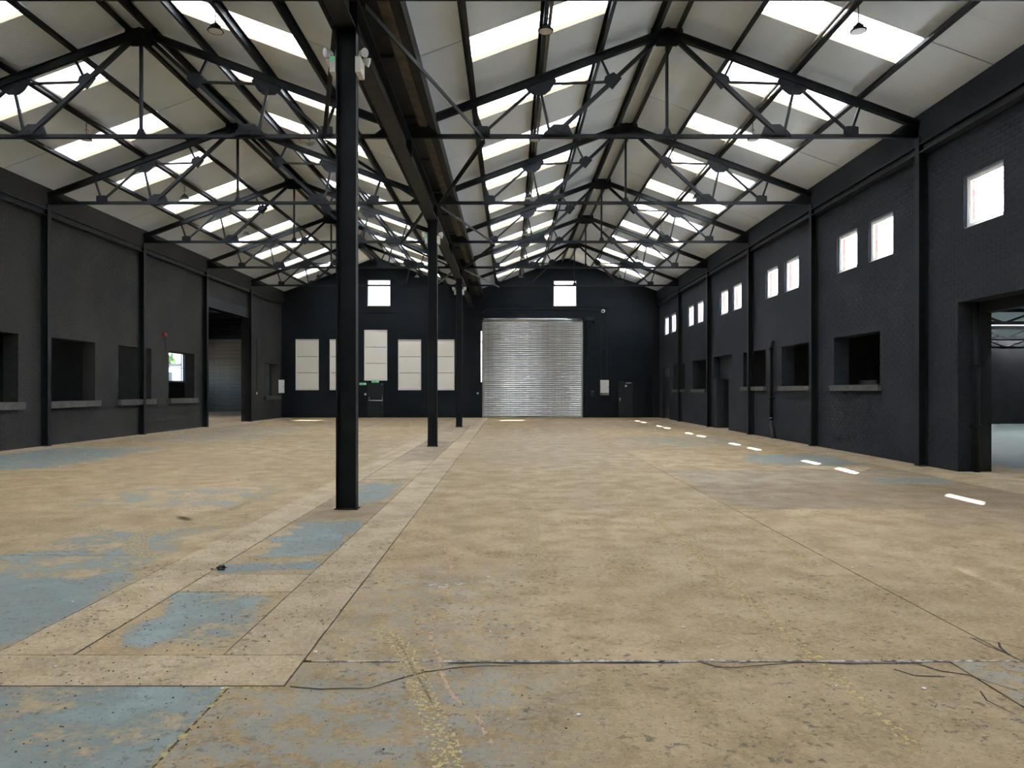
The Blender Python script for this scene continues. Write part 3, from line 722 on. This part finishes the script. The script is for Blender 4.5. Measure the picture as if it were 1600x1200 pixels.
# ================================================================== ROOF
RT = .10
y_edges = []
y = -3.95
while y < YB + .4: y_edges.append(y); y += 1.0
def is_sky(a): return abs(((a - 13.05) % 3.0)) < .02 or abs(((a - 13.05) % 3.0) - 3) < .02
nrm = math.hypot(1, SL)
for xr, hs, nm in BAYS:
    ce = link('ceiling', None); tag(ce, 'pitched roof of pale ribbed sheets over the %s' % ('silver shutter' if nm == 'right' else 'white panels'), None, None, 'structure'); ce.empty_display_size = .1
    def sheet(sd, d0, d1, y0, y1, off=0.0, th=RT):
        p = []
        for (dd, zo) in ((d0, 0), (d1, 0)):
            p.append((xr + sd * dd, zroof(dd) + off))
        a, b = p; n = (sd * SL / nrm * th, th / nrm)
        q = [(a[0], y0, a[1]), (b[0], y0, b[1]), (b[0], y1, b[1]), (a[0], y1, a[1])]
        mb = MB(); mb.quadbox(q + [(v[0] + n[0], v[1], v[2] + n[1]) for v in q]); return mb
    for sd in (-1, 1):
        end = hs + (.45 if (sd > 0) == (nm == 'right') else -.28)
        for y0 in y_edges:
            y1 = y0 + 1.0; seam = abs(((y0 - 13.05) % 6.0)) < .02 or abs(((y0 - 13.05) % 6.0) - 6) < .02
            ya, yb = y0 + (.03 if seam else .002), min(y1, YB + .45) - .0008
            if is_sky(y0) and y0 + 1 < YB:
                sheet(sd, 0.02, PUR[1], ya, yb).build('roof_sheet', 'sheet', ce)
                sheet(sd, PUR[3], end, ya, yb).build('roof_sheet', 'sheet', ce)
                sheet(sd, PUR[1] - .02, PUR[3] + .02, y0 - .03, y1 + .03, RT + .015, .006).build('rooflight', 'rooflight', ce)
            else:
                sheet(sd, 0.02, end, ya, yb).build('roof_sheet', 'sheet', ce)
        # dark seal behind the open seams
        for y0 in y_edges:
            if abs(((y0 - 13.05) % 6.0)) < .02 or abs(((y0 - 13.05) % 6.0) - 6) < .02:
                if is_sky(y0): 
                    sheet(sd, .02, PUR[1], y0 - .03, y0 + .05, .03, .02).build('seam_seal', 'black', ce); sheet(sd, PUR[3], end, y0 - .03, y0 + .05, .03, .02).build('seam_seal', 'black', ce)
        # cream kerbs round the rooflights
        for y0 in y_edges:
            if is_sky(y0) and y0 + 1 < YB:
                k = sheet(sd, PUR[1], PUR[3], y0 + .992, y0 + 1.0005, 0, RT); k.v += []
                k.build('kerb', 'cream', ce)
    MB().box(xr - .26, xr + .26, YF - .4, YB + .45, zroof(.26) - .001 + .02, zroof(.26) + .045).build('ridge_flashing', 'sheet', ce)
    MB().plate([(xr - .3, zroof(.3) + RT + .03), (xr, zroof(0) + RT + .12), (xr + .3, zroof(.3) + RT + .03), (xr + .3, zroof(.3) + RT + .1), (xr, zroof(0) + RT + .2), (xr - .3, zroof(.3) + RT + .1)], YF - .4, YB + .45).build('ridge_cap', 'steel_beam', ce)

# valley gutter and girder
gut = thing('valley_gutter', 'dark valley gutter with brown board between the two pitched roofs', 'gutter', (XV, 0, 0))
y0, y1 = YF + .002, YB - .002
MB().box(-.5, .62, y0, y1, 7.42, 7.45).build('gutter_sole', 'steel_beam', gut)
MB().box(-.54, -.5, y0, y1, 7.30, 7.60).build('gutter_side', 'steel', gut); MB().box(.62, .66, y0, y1, 7.30, 7.60).build('gutter_side', 'steel', gut)
MB().box(.30, .46, y0, y1, 7.36, 7.42).build('gutter_board', 'brown_board', gut)
for k in range(16):
    MB().box(-.46, .26, y0 + 2 + k * 2.74, y0 + 2.07 + k * 2.74, 7.36, 7.42).build('gutter_bearer', 'steel_beam', gut)
gir = thing('valley_girder', 'deep black steel girder carried on the middle columns', 'girder', (XV, 0, 0))
MB().box(-.135, .135, YF, YB, 6.62, 6.645).build('bottom_flange', 'steel_beam', gir)
MB().box(-.135, .135, YF, YB, 7.08, 7.105).build('top_flange', 'steel', gir)
MB().box(-.008, .008, YF, YB, 6.645, 7.08).build('web', 'steel', gir)
sm_ = MB().box(-.125, .125, -.008, .008, 6.645, 7.08).mesh('stiffener', 'steel')
for k, ty in enumerate(T): link('stiffener', sm_, gir, (0, ty, 0))

# purlins and cable trays
for xr, hs, nm in BAYS:
    over = 'over the silver shutter' if nm == 'right' else 'over the white panels'
    for sd in (-1, 1):
        toward = {('right', 1): 'window wall slope', ('right', -1): 'valley slope', ('left', -1): 'hatch wall slope', ('left', 1): 'valley slope'}[(nm, sd)]
        for i, d_ in enumerate(PUR):
            z = ztop(d_) + .08
            if i == 0: z = ztop(d_) + .06
            x = xr + sd * d_; pu = MB()
            pu.box(x - .008, x + .008, YF, YB, z, z + .15); pu.box(min(x, x + sd * -.075), max(x, x + sd * -.075), YF, YB, z, z + .012); pu.box(min(x, x + sd * .075), max(x, x + sd * .075), YF, YB, z + .138, z + .15)
            pu.v = [(a, b, c + (-(a - x) * sd * SL)) for a, b, c in pu.v]
            o = pu.build('purlin', 'steel')
            tag(o, 'black steel purlin, %s below the ridge, %s %s' % (ORD[i], toward, over), 'purlin', 'roof purlins')
        x = xr + sd * (PUR[2] - .12); z = ztop(PUR[2] - .12) + .12
        tr_ = MB(); tr_.box(x - .03, x + .03, YF, YB, z, z + .006); tr_.box(x - .03, x - .027, YF, YB, z, z + .05); tr_.box(x + .027, x + .03, YF, YB, z, z + .05)
        o = tr_.build('cable_tray', 'galv_dull'); tag(o, 'thin grey cable tray along middle purlin, %s %s' % (toward, over), 'cable tray', 'roof cable trays')

# roof trusses
def truss_meshes(hs, endL, endR):
    P = {}
    y0, y1 = -.05, .05
    for sd, en in ((-1, endL), (1, endR)):
        L = []
        ch = MB(); ch.bar((0, -.035, ztop(0)), (sd * en, -.035, ztop(en)), .15, .04); ch.bar((0, .035, ztop(0)), (sd * en, .035, ztop(en)), .15, .04)
        fl = .075 / 1; ch.bar((0, 0, ztop(0) + .065), (sd * en, 0, ztop(en) + .065), .022, .17)
        L.append(('top_chord', ch))
        ap, p_, q_, r_ = (sd * .16, 9.30), (sd * 2.36, 7.26), (sd * 1.195, 8.34), (sd * 3.99, 7.22)
        j2 = (sd * 2.78, ztop(2.78) - .1); qp = (sd * 1.46, ztop(1.46)); tp_ = (sd * 4.21, ztop(4.21))
        def mem(name, a, b, wd, ht=.05):
            L.append((name, MB().bar((a[0], 0, a[1]), (b[0], 0, b[1]), wd, ht)))
        mem('main_diagonal', ap, p_, .085, .09); mem('strut', qp, q_, .05); mem('tie', j2, q_, .045); mem('strut', j2, (sd * 2.56, 7.3), .055); mem('tie', j2, r_, .055); mem('strut', tp_, r_, .055)
        def gus(pts): L.append(('gusset_plate', MB().plate(pts, -.016, .016)))
        gus([(sd * x, z) for x, z in ((2.48, 8.50), (2.40, 8.36), (2.54, 8.15), (2.66, 8.06), (2.90, 8.06), (3.02, 8.14), (3.12, 8.28), (3.06, 8.36))])
        gus([(sd * x, z) for x, z in ((1.16, 8.55), (.98, 8.42), (1.18, 8.18), (1.38, 8.34), (1.34, 8.46))])
        gus([(sd * x, z) for x, z in ((2.02, 7.13), (2.72, 7.13), (2.66, 7.24), (2.46, 7.42), (2.14, 7.42))][::1])
        gus([(sd * x, z) for x, z in ((3.84, 7.13), (4.16, 7.13), (4.16, 7.36), (4.08, 7.38), (3.90, 7.38), (3.84, 7.32))])
        gus([(sd * x, z) for x, z in ((en - .75, 7.12), (en, 7.12), (en, ztop(en) + .05), (en - .35, ztop(en - .35)))])
        rv = MB()
        for k in range(7):
            for zz in (7.19, 7.27): rv.box(sd * (2.12 + .08 * k) - .012, sd * (2.12 + .08 * k) + .012, -.03, -.012, zz - .012, zz + .012)
        L.append(('rivets', rv))
        P[sd] = L
    c = []
    bc = MB(); bc.box(-endL, endR, -.045, -.008, ZCH - .045, ZCH - .035); bc.box(-endL, endR, .008, .045, ZCH - .045, ZCH - .035); bc.box(-endL, endR, -.016, -.008, ZCH - .035, ZCH + .045); bc.box(-endL, endR, .008, .016, ZCH - .035, ZCH + .045)
    c.append(('bottom_chord', bc))
    c.append(('king_rod', MB().box(-.03, .03, -.03, .03, ZCH, 9.3)))
    c.append(('gusset_plate', MB().plate([(-.34, 9.50), (.34, 9.50), (.36, 9.34), (.30, 9.20), (.22, 9.12), (-.22, 9.12), (-.30, 9.20), (-.36, 9.34)], -.02, .02)))
    c.append(('gusset_plate', MB().plate([(-.12, 7.16), (.12, 7.16), (.05, 7.32), (-.05, 7.32)], -.02, .02)))
    return [(n_, b.mesh(n_, 'steel')) for n_, b in P[-1] + P[1] + c]
for xr, hs, nm in BAYS:
    eL, eR = (hs - .02, hs - .02)
    ms = truss_meshes(hs, eL, eR)
    for k, ty in enumerate(T):
        over = 'over the silver shutter' if nm == 'right' else 'over the white panels'
        t_ = thing('roof_truss', 'black steel roof truss, %s from the end wall, %s' % (ORD[5 - k], over), 'roof truss', (xr, ty, 0), 0, 'steel roof trusses')
        for n_, me in ms:
            o = link(n_, me, t_)
            if n_ == 'rivets': o['kind'] = 'stuff'
# bracing bars from the valley columns to the next truss
for (xr, hs, nm) in BAYS:
    sd = -1 if nm == 'right' else 1
    xe = xr + sd * 3.99
    for k in range(5):
        even = k % 2 == 0
        a, b = ((XV - sd * .18, T[k] + .08, ZCH - .06), (xe, T[k + 1] - .08, ZCH - .06)) if even else ((xe, T[k] + .08, ZCH - .06), (XV - sd * .18, T[k + 1] - .08, ZCH - .06))
        br = MB(); br.bar(a, b, .075, .012, (0, 0, 1)); d_ = (Vector(b) - Vector(a)).normalized(); s_ = d_.cross(Vector((0, 0, 1))).normalized() * .033
        br.bar(Vector(a) + s_ - Vector((0, 0, .035)), Vector(b) + s_ - Vector((0, 0, .035)), .012, .07, (0, 0, 1))
        tag(br.build('bracing_bar', 'steel'), 'black angle brace off valley girder, %s from end wall, %s' % (ORD[4 - k], 'shutter side' if nm == 'right' else 'white panel side'), 'brace', 'roof bracing bars')

# ================================================================== COLUMNS
def ibeam(mb, along, dep, wid, z0, z1, tf=.016, tw=.011):
    if along == 'x':
        for s in (-1, 1): x = s * (dep / 2 - tf / 2); mb.box(x - tf / 2, x + tf / 2, -wid / 2, wid / 2, z0, z1)
        mb.box(-dep / 2 + tf, dep / 2 - tf, -tw / 2, tw / 2, z0, z1)
    return mb
mc = ibeam(MB(), 'x', .275, .16, .0, 6.6).mesh('shaft', 'steel')
mp = MB().box(-.17, .17, -.12, .12, 6.6, 6.62).mesh('cap_plate', 'steel'); mbp = MB().box(-.16, .16, -.10, .10, .001, .014).mesh('base_plate', 'steel')
mstr = MB().lathe([(.14, 0), (.146, 0), (.146, .03), (.14, .03)], 4).mesh('strap', 'steel')
col_lab = ['black steel middle column standing farthest from the end wall', 'black steel middle column, second from the end wall', 'black steel middle column nearest the end wall']
for k, ty in enumerate((T[0], T[2], T[4])):
    c = thing('steel_column', col_lab[k], 'column', (XV, ty - .1, 0), 0, 'middle columns')
    for n_, me in (('shaft', mc), ('cap_plate', mp), ('base_plate', mbp)): link(n_, me, c)
mw = ibeam(MB(), 'x', .2, .17, 0, 6.98).mesh('shaft', 'steel')
mwp = MB().box(-.1, .1, -.11, .11, .001, .02).mesh('base_plate', 'steel')
mwc = MB().box(-.1, .1, -.1, .1, 6.98, 7.12).mesh('bearing_block', 'steel')
for xf, sg, lab in ((XR, -1, 'wall with high windows'), (XL, 1, 'wall with hatch openings')):
    for k, ty in enumerate(T):
        c = thing('wall_column', 'black steel wall column, %s from the end wall, on the %s' % (ORD[5 - k], lab), 'column', (xf + sg * .1, ty, 0), 0, 'wall columns')
        for n_, me in (('shaft', mw), ('base_plate', mwp), ('bearing_block', mwc)): link(n_, me, c)

# twin spot emergency lights on the middle columns
def emergency(loc, side, lab, sign):
    e = thing('emergency_light', lab, 'emergency light', loc, 0, 'twin spot emergency lights')
    s = side
    x0, x1 = sorted((0, s * .075))
    MB().box(x0, x1, -.13, .13, 0, .215).build('battery_box', 'white_plastic', e)
    if sign:
        MB().box(x0 + .012, x1 - .012, -.134, -.13, .165, .205).build('indicator', 'green', e)
    for q, (yy, tilt) in enumerate(((-.07, -1), (.08, 1))):
        h = MB(); zc = .285 - q * .03
        h.lathe([(0, 0), (.028, 0), (.045, .05), (.06, .085), (.062, .1), (.052, .1), (.0, .094)], 16)
        me = h.mesh('lamp_head', 'white_plastic', True)
        o = link('lamp_head', me, e, (s * .06, yy, zc)); dv = Vector((s * .75, -.6 if q == 0 else .1, -.25)).normalized()
        o.rotation_euler = dv.to_track_quat('Z', 'Y').to_euler()
        link('lens', MB().lathe([(0, .102), (.05, .101), (.05, .1)], 14).mesh('lens', 'lens'), o)
        MB().tube([(s * .04, yy, .21), (s * .045, yy, zc)], .012, 6).build('bracket', 'white_plastic', e)
    return e
for k, ty in enumerate((T[0], T[2], T[4])):
    z = 6.0 if k == 0 else 5.93
    w_ = ['column farthest from the end wall', 'second column from the end wall', 'column nearest the end wall'][k]
    emergency((XV + .1385, ty - .1, z), 1, 'white twin spot emergency light on %s, window wall side' % w_, False)
    emergency((XV - .1385, ty - .1, z), -1, 'white emergency spots with green mark on %s, hatch wall side' % w_, True)

# high bay lights hung from the middle purlins
def highbay():
    h = thing('high_bay_light', '', 'pendant light', (0, 0, 0), 0, 'round high bay lights')
    MB().lathe([(.0, .13), (.035, .13), (.045, .115), (.06, .10), (.066, .055), (.10, .035), (.138, .012), (.142, -.004), (.135, -.014), (.12, -.014)], 24).build('housing', 'steel', h, True)
    MB().lathe([(0, -.006), (.118, -.006), (.12, -.013), (0, -.016)], 24).build('lens', 'lens', h)
    fin = MB()
    for k in range(10):
        a = math.pi * 2 * k / 10; d_ = Vector((math.cos(a), math.sin(a), 0)); fin.bar(d_ * .04 + Vector((0, 0, .09)), d_ * .085 + Vector((0, 0, .06)), .006, .04, (0, 0, 1))
    fin.build('cooling_fins', 'steel', h)
    MB().tube([(0, 0, .13), (0, 0, .425)], .01, 6).build('hanger_rod', 'steel', h)
    MB().tube([(-.05, 0, .2), (-.045, 0, .24), (0, 0, .27), (.045, 0, .24), (.05, 0, .2)], .008, 6).build('hook', 'galv_dull', h)
    return h
first = None
for xr, hs, nm in BAYS:
    for sd in (-1, 1):
        toward = {('right', 1): 'window wall slope', ('right', -1): 'valley slope', ('left', -1): 'hatch wall slope', ('left', 1): 'valley slope'}[(nm, sd)]
        over = 'above the shutter' if nm == 'right' else 'above the white panels'
        for k in range(6):
            loc = (xr + sd * 2.78, 12.62 + 5.484 * k, 8.03); lab = 'round high bay light, %s from end wall, %s %s' % (ORD[5 - k], toward, over)
            if first is None: first = highbay(); first.location = loc; first['label'] = lab
            else: copy_tree(first, loc, lab)

# ================================================================== window wall details
dp = thing('downpipe', 'black cast iron downpipe with pale shoe between two hatch openings', 'downpipe', (XR - .1, 24.3, 0))
MB().tube([(.08, 0, 3.28), (.03, 0, 3.30), (0, 0, 3.2), (0, 0, 3.05), (0, 0, .62)], .062, 12).build('pipe', 'steel', dp, True)
MB().tube([(0, 0, .64), (-.0, 0, .45), (.02, -.06, .25), (.02, -.10, .0)], .058, 12).build('shoe', 'paint_sill', dp, True)
for z in (3.02, 1.35, .64): MB().lathe([(.06, 0), (.08, 0), (.08, .08), (.06, .08)], 14, (0, 0, z)).build('collar', 'steel', dp, True)
for z in (1.38,): MB().box(0, .1, -.09, .09, z, z + .04).build('bracket', 'steel', dp)
jp = thing('downpipe', 'black pipe with clamps up the jamb of the wide doorway', 'downpipe', (XR + .33, 14.26, 0))
MB().tube([(0, 0, .0), (0, 0, 3.40)], .06, 12).build('pipe', 'steel', jp, True)
for z in (.9, 2.1): MB().box(-.1, .1, -.07, .06, z, z + .05).build('clamp', 'steel', jp)
MB().box(XR + WT, XR + .68, 14.34, 14.9, 0, 3.6).build('door_post', 'steel', wall_r)
MB().box(XR + WT, XR + .68, 9.6, 14.9, 3.2, 3.6).build('door_lintel', 'steel', wall_r)
# half-open door in the side doorway
d = thing('door_3', 'dark door leaf standing open in the window wall doorway', None, (XR + .3, 31.05, 0), 0, None, 'structure')
MB().box(.0, .9, -.05, 0, .01, 2.1).build('door_leaf', 'door', d); MB().box(.78, .86, -.07, -.05, 1.0, 1.15).build('handle_plate', 'steel_beam', d)
MB().box(XR + .30, XR + .34, 28.95, 31.55, 2.14, 3.12).build('transom_board', 'door', wall_r)
# corner doorway: pale transom board and pale kick board
MB().box(XR + .12, XR + .16, 40.2, 41.95, 2.45, 2.97).build('transom_board', 'paint_sill', wall_r)
MB().box(XR + .14, XR + .17, 40.25, 41.9, .05, 2.45).build('door_leaf', 'door', wall_r)
MB().box(XR + .125, XR + .14, 40.3, 41.85, .02, .42).build('kick_board', 'paint_sill', wall_r)
pb = MB().box(-.35, .35, -.02, .02, 0, .66).box(-.33, .33, -.028, -.02, .02, .64).build('board', 'white_board', None, False, (10.55, 34.4, .0)); pb.rotation_euler = (.12, 0, 0); tag(pb, 'small pale board leaning beyond the half-open side doorway', 'board')
MB().box(10.2, 10.9, 34.45, 34.6, 0, .9).build('pier', 'annex', wall_r)

# ================================================================== neighbouring rooms
def room(name, mb, m, lab): return tag(mb.build(name, m), lab, None, None, 'structure')
ax = XL - WT
# left annex
room('wall_partition', MB().box(-17.7, -17.5, 12, 35.0, 0, 6.4), 'annex', 'dark inner wall seen through the hatch openings')
MB_ = wall_mesh('y', -24.5, -24.8, 12, 55, 0, 6.6, [(50.2, 53.6, 2.3, 4.4)]); room('wall_annex_outer', MB_, 'annex', 'outer wall of the side building with a bare window')
room('wall_annex_end', wall_mesh('x', 55, 55.3, -24.8, ax, 0, 6.6, [(-23.6, -18.6, 0, 5.85)]), 'annex', 'end wall of the side building around its grey shutter')
room('wall_annex_near', MB().box(-24.8, ax, 11.7, 12, 0, 6.6), 'annex', 'dark near wall of the side building')
room('wall_annex_inner', MB().box(ax, ax + .3, YB + .45, 55.3, 0, 6.6), 'annex', 'dark inner wall of the side building past the end wall')
an = link('ceiling', None); tag(an, 'dark sheet ceiling of the side building', None, None, 'structure')
ysk = [(37, 40.5)]
for a, b in ((11.7, 37), (40.5, 55.3)): MB().box(-24.8, ax, a, b, 6.5, 6.6).build('roof_sheet', 'annex', an)
for a, b in ysk:
    MB().box(-24.8, -22.5, a, b, 6.5, 6.6).build('roof_sheet', 'annex', an); MB().box(-17.5, ax, a, b, 6.5, 6.6).build('roof_sheet', 'annex', an)
    MB().box(-22.5, -17.5, a, b, 6.58, 6.59).build('rooflight', 'rooflight', an)
for k in range(6): MB().box(-24.5, ax, 38.5 + 3 * k, 38.62 + 3 * k, 6.2, 6.5).build('ceiling_beam', 'steel', an)
as_ = thing('roller_shutter', 'tall dull grey roller shutter seen through the wide side opening', 'roller shutter', (-21.1, 55, 0))
sm2 = slat_mesh(2.42, .12, 'galv_dull', .03)
for i in range(46): link('slat', sm2, as_, (0, .12, .1 + i * .12))
MB().box(-2.42, 2.42, .08, .14, 0, .1).build('bottom_rail', 'galv_dull', as_)
for s in (-1, 1): MB().box(s * 2.46 - .04, s * 2.46 + .04, .03, .16, 0, 5.6).build('guide_rail', 'galv_dull', as_)
MB().box(-2.6, 2.6, -.25, .25, 5.6, 6.1).build('roll_housing', 'steel', as_)
wd_ = thing('window_15', 'bare framed window of the side building with a house outside', None, (-24.5, 51.9, 2.3), 0, None, 'structure')
f = MB(); f.box(-.2, -.12, -1.7, 1.7, 0, .06); f.box(-.2, -.12, -1.7, 1.7, 2.04, 2.1); f.box(-.2, -.12, -1.7, -1.64, 0, 2.1); f.box(-.2, -.12, 1.64, 1.7, 0, 2.1); f.box(-.19, -.13, -1.7, 1.7, 1.0, 1.04)
f.build('window_frame', 'white_frame', wd_); MB().box(-.16, -.156, -1.64, 1.64, .06, 2.04).build('pane', 'pane', wd_)
MB().box(-.3, .1, -1.7, 1.7, -.05, .0).build('window_sill', 'white_frame', wd_)
# outside on that side
gr = MB().box(-160, -24.8, 10, 220, -.12, -.05).build('ground', 'ground'); tag(gr, 'open yard ground outside the side building', None, None, 'structure')
ho = thing('house', 'pale low house with parapet and window, outside the bare window', 'building', (-42, 88, 0), math.radians(-24))
MB().box(-9, 9, 0, 8, -.05, 4.6).build('wall', 'grey_render', ho); MB().box(-9.2, 9.2, -.2, 8.2, 4.6, 4.95).build('parapet', 'paint_sill', ho)
for xx in (-5.5, -1.2, 3.2):
    wv_ = MB().box(xx, xx + 1.7, -.06, .02, 2.6, 4.0).build('window', 'white_frame', ho)
    for q in range(2): MB().box(xx + .12 + q * .78, xx + .8 + q * .78, -.08, -.055, 2.72, 3.88).build('pane', 'glass_dark', wv_)
    MB().box(xx - .15, xx + 1.85, -.16, .0, 2.45, 2.6).build('sill', 'paint_sill', ho)
def tree(loc, h, lab, seed):
    rnd = random.Random(seed); t = thing('tree', lab, 'tree', loc, 0, 'trees behind the house')
    MB().lathe([(.25, -.05), (.18, h * .4), (.1, h * .75), (0, h * .8)], 8).build('trunk', 'brown_board', t)
    cr = MB()
    for k in range(260):
        a = rnd.random() * 6.28; rr = rnd.random() ** .5 * h * .26; zz = h * (.5 + .5 * rnd.random()); c_ = Vector((rr * math.cos(a), rr * math.sin(a), zz)); u = Vector((rnd.random() - .5, rnd.random() - .5, rnd.random() - .5)).normalized() * .35; v = u.cross(Vector((rnd.random(), rnd.random(), rnd.random()))).normalized() * .3
        b = len(cr.v); cr.v += [tuple(c_ - u - v), tuple(c_ + u - v), tuple(c_ + u + v), tuple(c_ - u + v)]; cr.f.append((b, b + 1, b + 2, b + 3))
    o = cr.build('foliage', 'leaf', t); o['kind'] = 'stuff'
tree((-50.5, 103, 0), 6.8, 'taller green tree rising behind the pale house', 1); tree((-46, 105, 0), 5.9, 'shorter green tree rising behind the pale house', 2)

# right annex: corridor and a lower hall with a lean-to roof
bx = XR + WT
room('wall_corridor', wall_mesh('y', 12.5, 12.7, 19.2, 44, 0, 4.1, [(24.2, 25.4, .0, 2.0), (44, 44, 0, 0)]), 'annex', 'dark partition seen through the window wall openings')
room('wall_corridor_end', MB().box(bx, 12.7, 43.6, 44, 0, 4.1), 'annex', 'dark end of the passage beside the window wall')
room('wall_hall_end', MB().box(12.7, 30.3, 35, 35.3, 0, 4.1), 'annex', 'dark far wall of the neighbouring hall')
room('wall_hall_outer', MB().box(30, 30.3, YF, 35.3, 0, 4.1), 'annex', 'dark outer wall of the neighbouring hall')
room('wall_hall_near', MB().box(bx, 30.3, YF - .3, YF, 0, 4.1), 'annex', 'dark near wall of the neighbouring hall')
for k in range(3): MB().box(20 + 3.4 * k, 20.5 + 3.4 * k, 34.6, 35, 0, 4.05).build('pier', 'annex', bpy.data.objects['wall_hall_end'])
ra = link('ceiling', None); tag(ra, 'lean-to sheet roof of the neighbouring hall', None, None, 'structure')
def lean(x): return 4.12
def lean_sheet(x0, x1, y0, y1, m, nm, off=0, th=.1):
    MB().quadbox; b = MB(); b.quadbox([(x0, y0, lean(x0) + off), (x1, y0, lean(x1) + off), (x1, y1, lean(x1) + off), (x0, y1, lean(x0) + off), (x0, y0, lean(x0) + off + th), (x1, y0, lean(x1) + off + th), (x1, y1, lean(x1) + off + th), (x0, y1, lean(x0) + off + th)])
    return b.build(nm, m, ra)
lean_sheet(bx, 15, YF - .3, 44, 'sheet', 'roof_sheet')
for k in range(11):
    ya = YF - .3 + k * 4.05; yb = ya + 4.05
    if k % 2: 
        lean_sheet(15, 26, ya, ya + 1.4, 'sheet', 'roof_sheet'); lean_sheet(15, 26, yb - 1.4, yb, 'sheet', 'roof_sheet'); lean_sheet(15, 26, ya + 1.4, yb - 1.4, 'rooflight', 'rooflight', .06, .01)
    else: lean_sheet(15, 26, ya, yb, 'sheet', 'roof_sheet')
    lean_sheet(26, 30.3, ya, yb, 'sheet', 'roof_sheet')
tm = []
bcx = MB().box(0, 17.2, -.05, .05, 0, .1).mesh('bottom_chord', 'steel'); 
for k, yy in enumerate((33.6, 27.5, 21.4)):
    tt = thing('lattice_beam', 'dark lattice roof beam of the neighbouring hall, %s from its far wall' % ORD[k], 'roof beam', (12.75, yy, 3.62), 0, 'hall lattice beams')
    link('bottom_chord', bcx, tt)
    MB().bar((0, 0, lean(12.75) - 3.69), (17.2, 0, lean(29.95) - 3.69), .1, .1).build('top_chord', 'steel', tt)
    for q in range(8):
        xa = q * 2.15; MB().bar((xa, 0, .05), (xa + 1.07, 0, lean(12.75 + xa + 1.07) - 3.69), .06, .06).build('diagonal', 'steel', tt); MB().bar((xa + 1.07, 0, lean(12.75 + xa + 1.07) - 3.69), (xa + 2.15, 0, .05), .06, .06).build('diagonal', 'steel', tt)

# ================================================================== litter
fl = MB(); rnd = random.Random(11)
for k in range(420):
    if k < 130: x, y = XL + .15 + rnd.random() ** 2 * 3.5, 18 + rnd.random() * 22
    elif k < 260: x, y = rnd.uniform(-12, 8), rnd.uniform(5, 38)
    else: x, y = rnd.uniform(-3.2, 3.6), rnd.uniform(2.6, 7)
    s = rnd.uniform(.006, .016) * (1 + y / 16); pts = []
    n_ = rnd.choice((3, 4, 5)); a0 = rnd.random() * 6
    for i in range(n_): pts.append((x + s * rnd.uniform(.5, 1) * math.cos(a0 + 6.28 * i / n_), y + s * rnd.uniform(.5, 1) * math.sin(a0 + 6.28 * i / n_)))
    if k >= 260 and rnd.random() < .8: continue
    fl.slab(pts, .0025, .0025 + s * .3)
o = fl.build('paint_flakes', 'white_plastic'); tag(o, 'scattered white paint flakes on the concrete floor', 'debris', None, 'stuff')
gt = MB()
for k in range(900):
    if k < 600: x, y = rnd.uniform(-3.2, -1.2) if rnd.random() < .6 else rnd.uniform(-3.4, -1.5), rnd.uniform(2.7, 8)
    else: x, y = rnd.uniform(-1.2, 3), rnd.uniform(2.8, 8)
    s = rnd.uniform(.0025, .0075); n_ = 4; a0 = rnd.random() * 6
    if k >= 600 and rnd.random() < .4: continue
    gt.slab([(x + s * rnd.uniform(.5, 1) * math.cos(a0 + 6.28 * i / n_), y + s * rnd.uniform(.5, 1) * math.sin(a0 + 6.28 * i / n_)) for i in range(n_)], .002, .002 + s * .5)
o = gt.build('grit', 'crack'); tag(o, 'scattered dark grit on the concrete floor', 'debris', None, 'stuff')
p = FP(348, 889); cl = MB()
for k in range(14):
    x, y = rnd.gauss(0, .025), rnd.gauss(0, .025); s = rnd.uniform(.012, .024)
    cl.slab([(x + s * math.cos(a + k), y + s * math.sin(a + k)) for a in (0, 1.5, 3.1, 4.6)], 0, s * 1.6 * max(.3, 1 - (x * x + y * y) * 300))
o = cl.build('dirt_clump', 'joint', None, False, (p[0], p[1], .0)); tag(o, 'small dark clump of dirt on the floor between pale strips', 'debris')
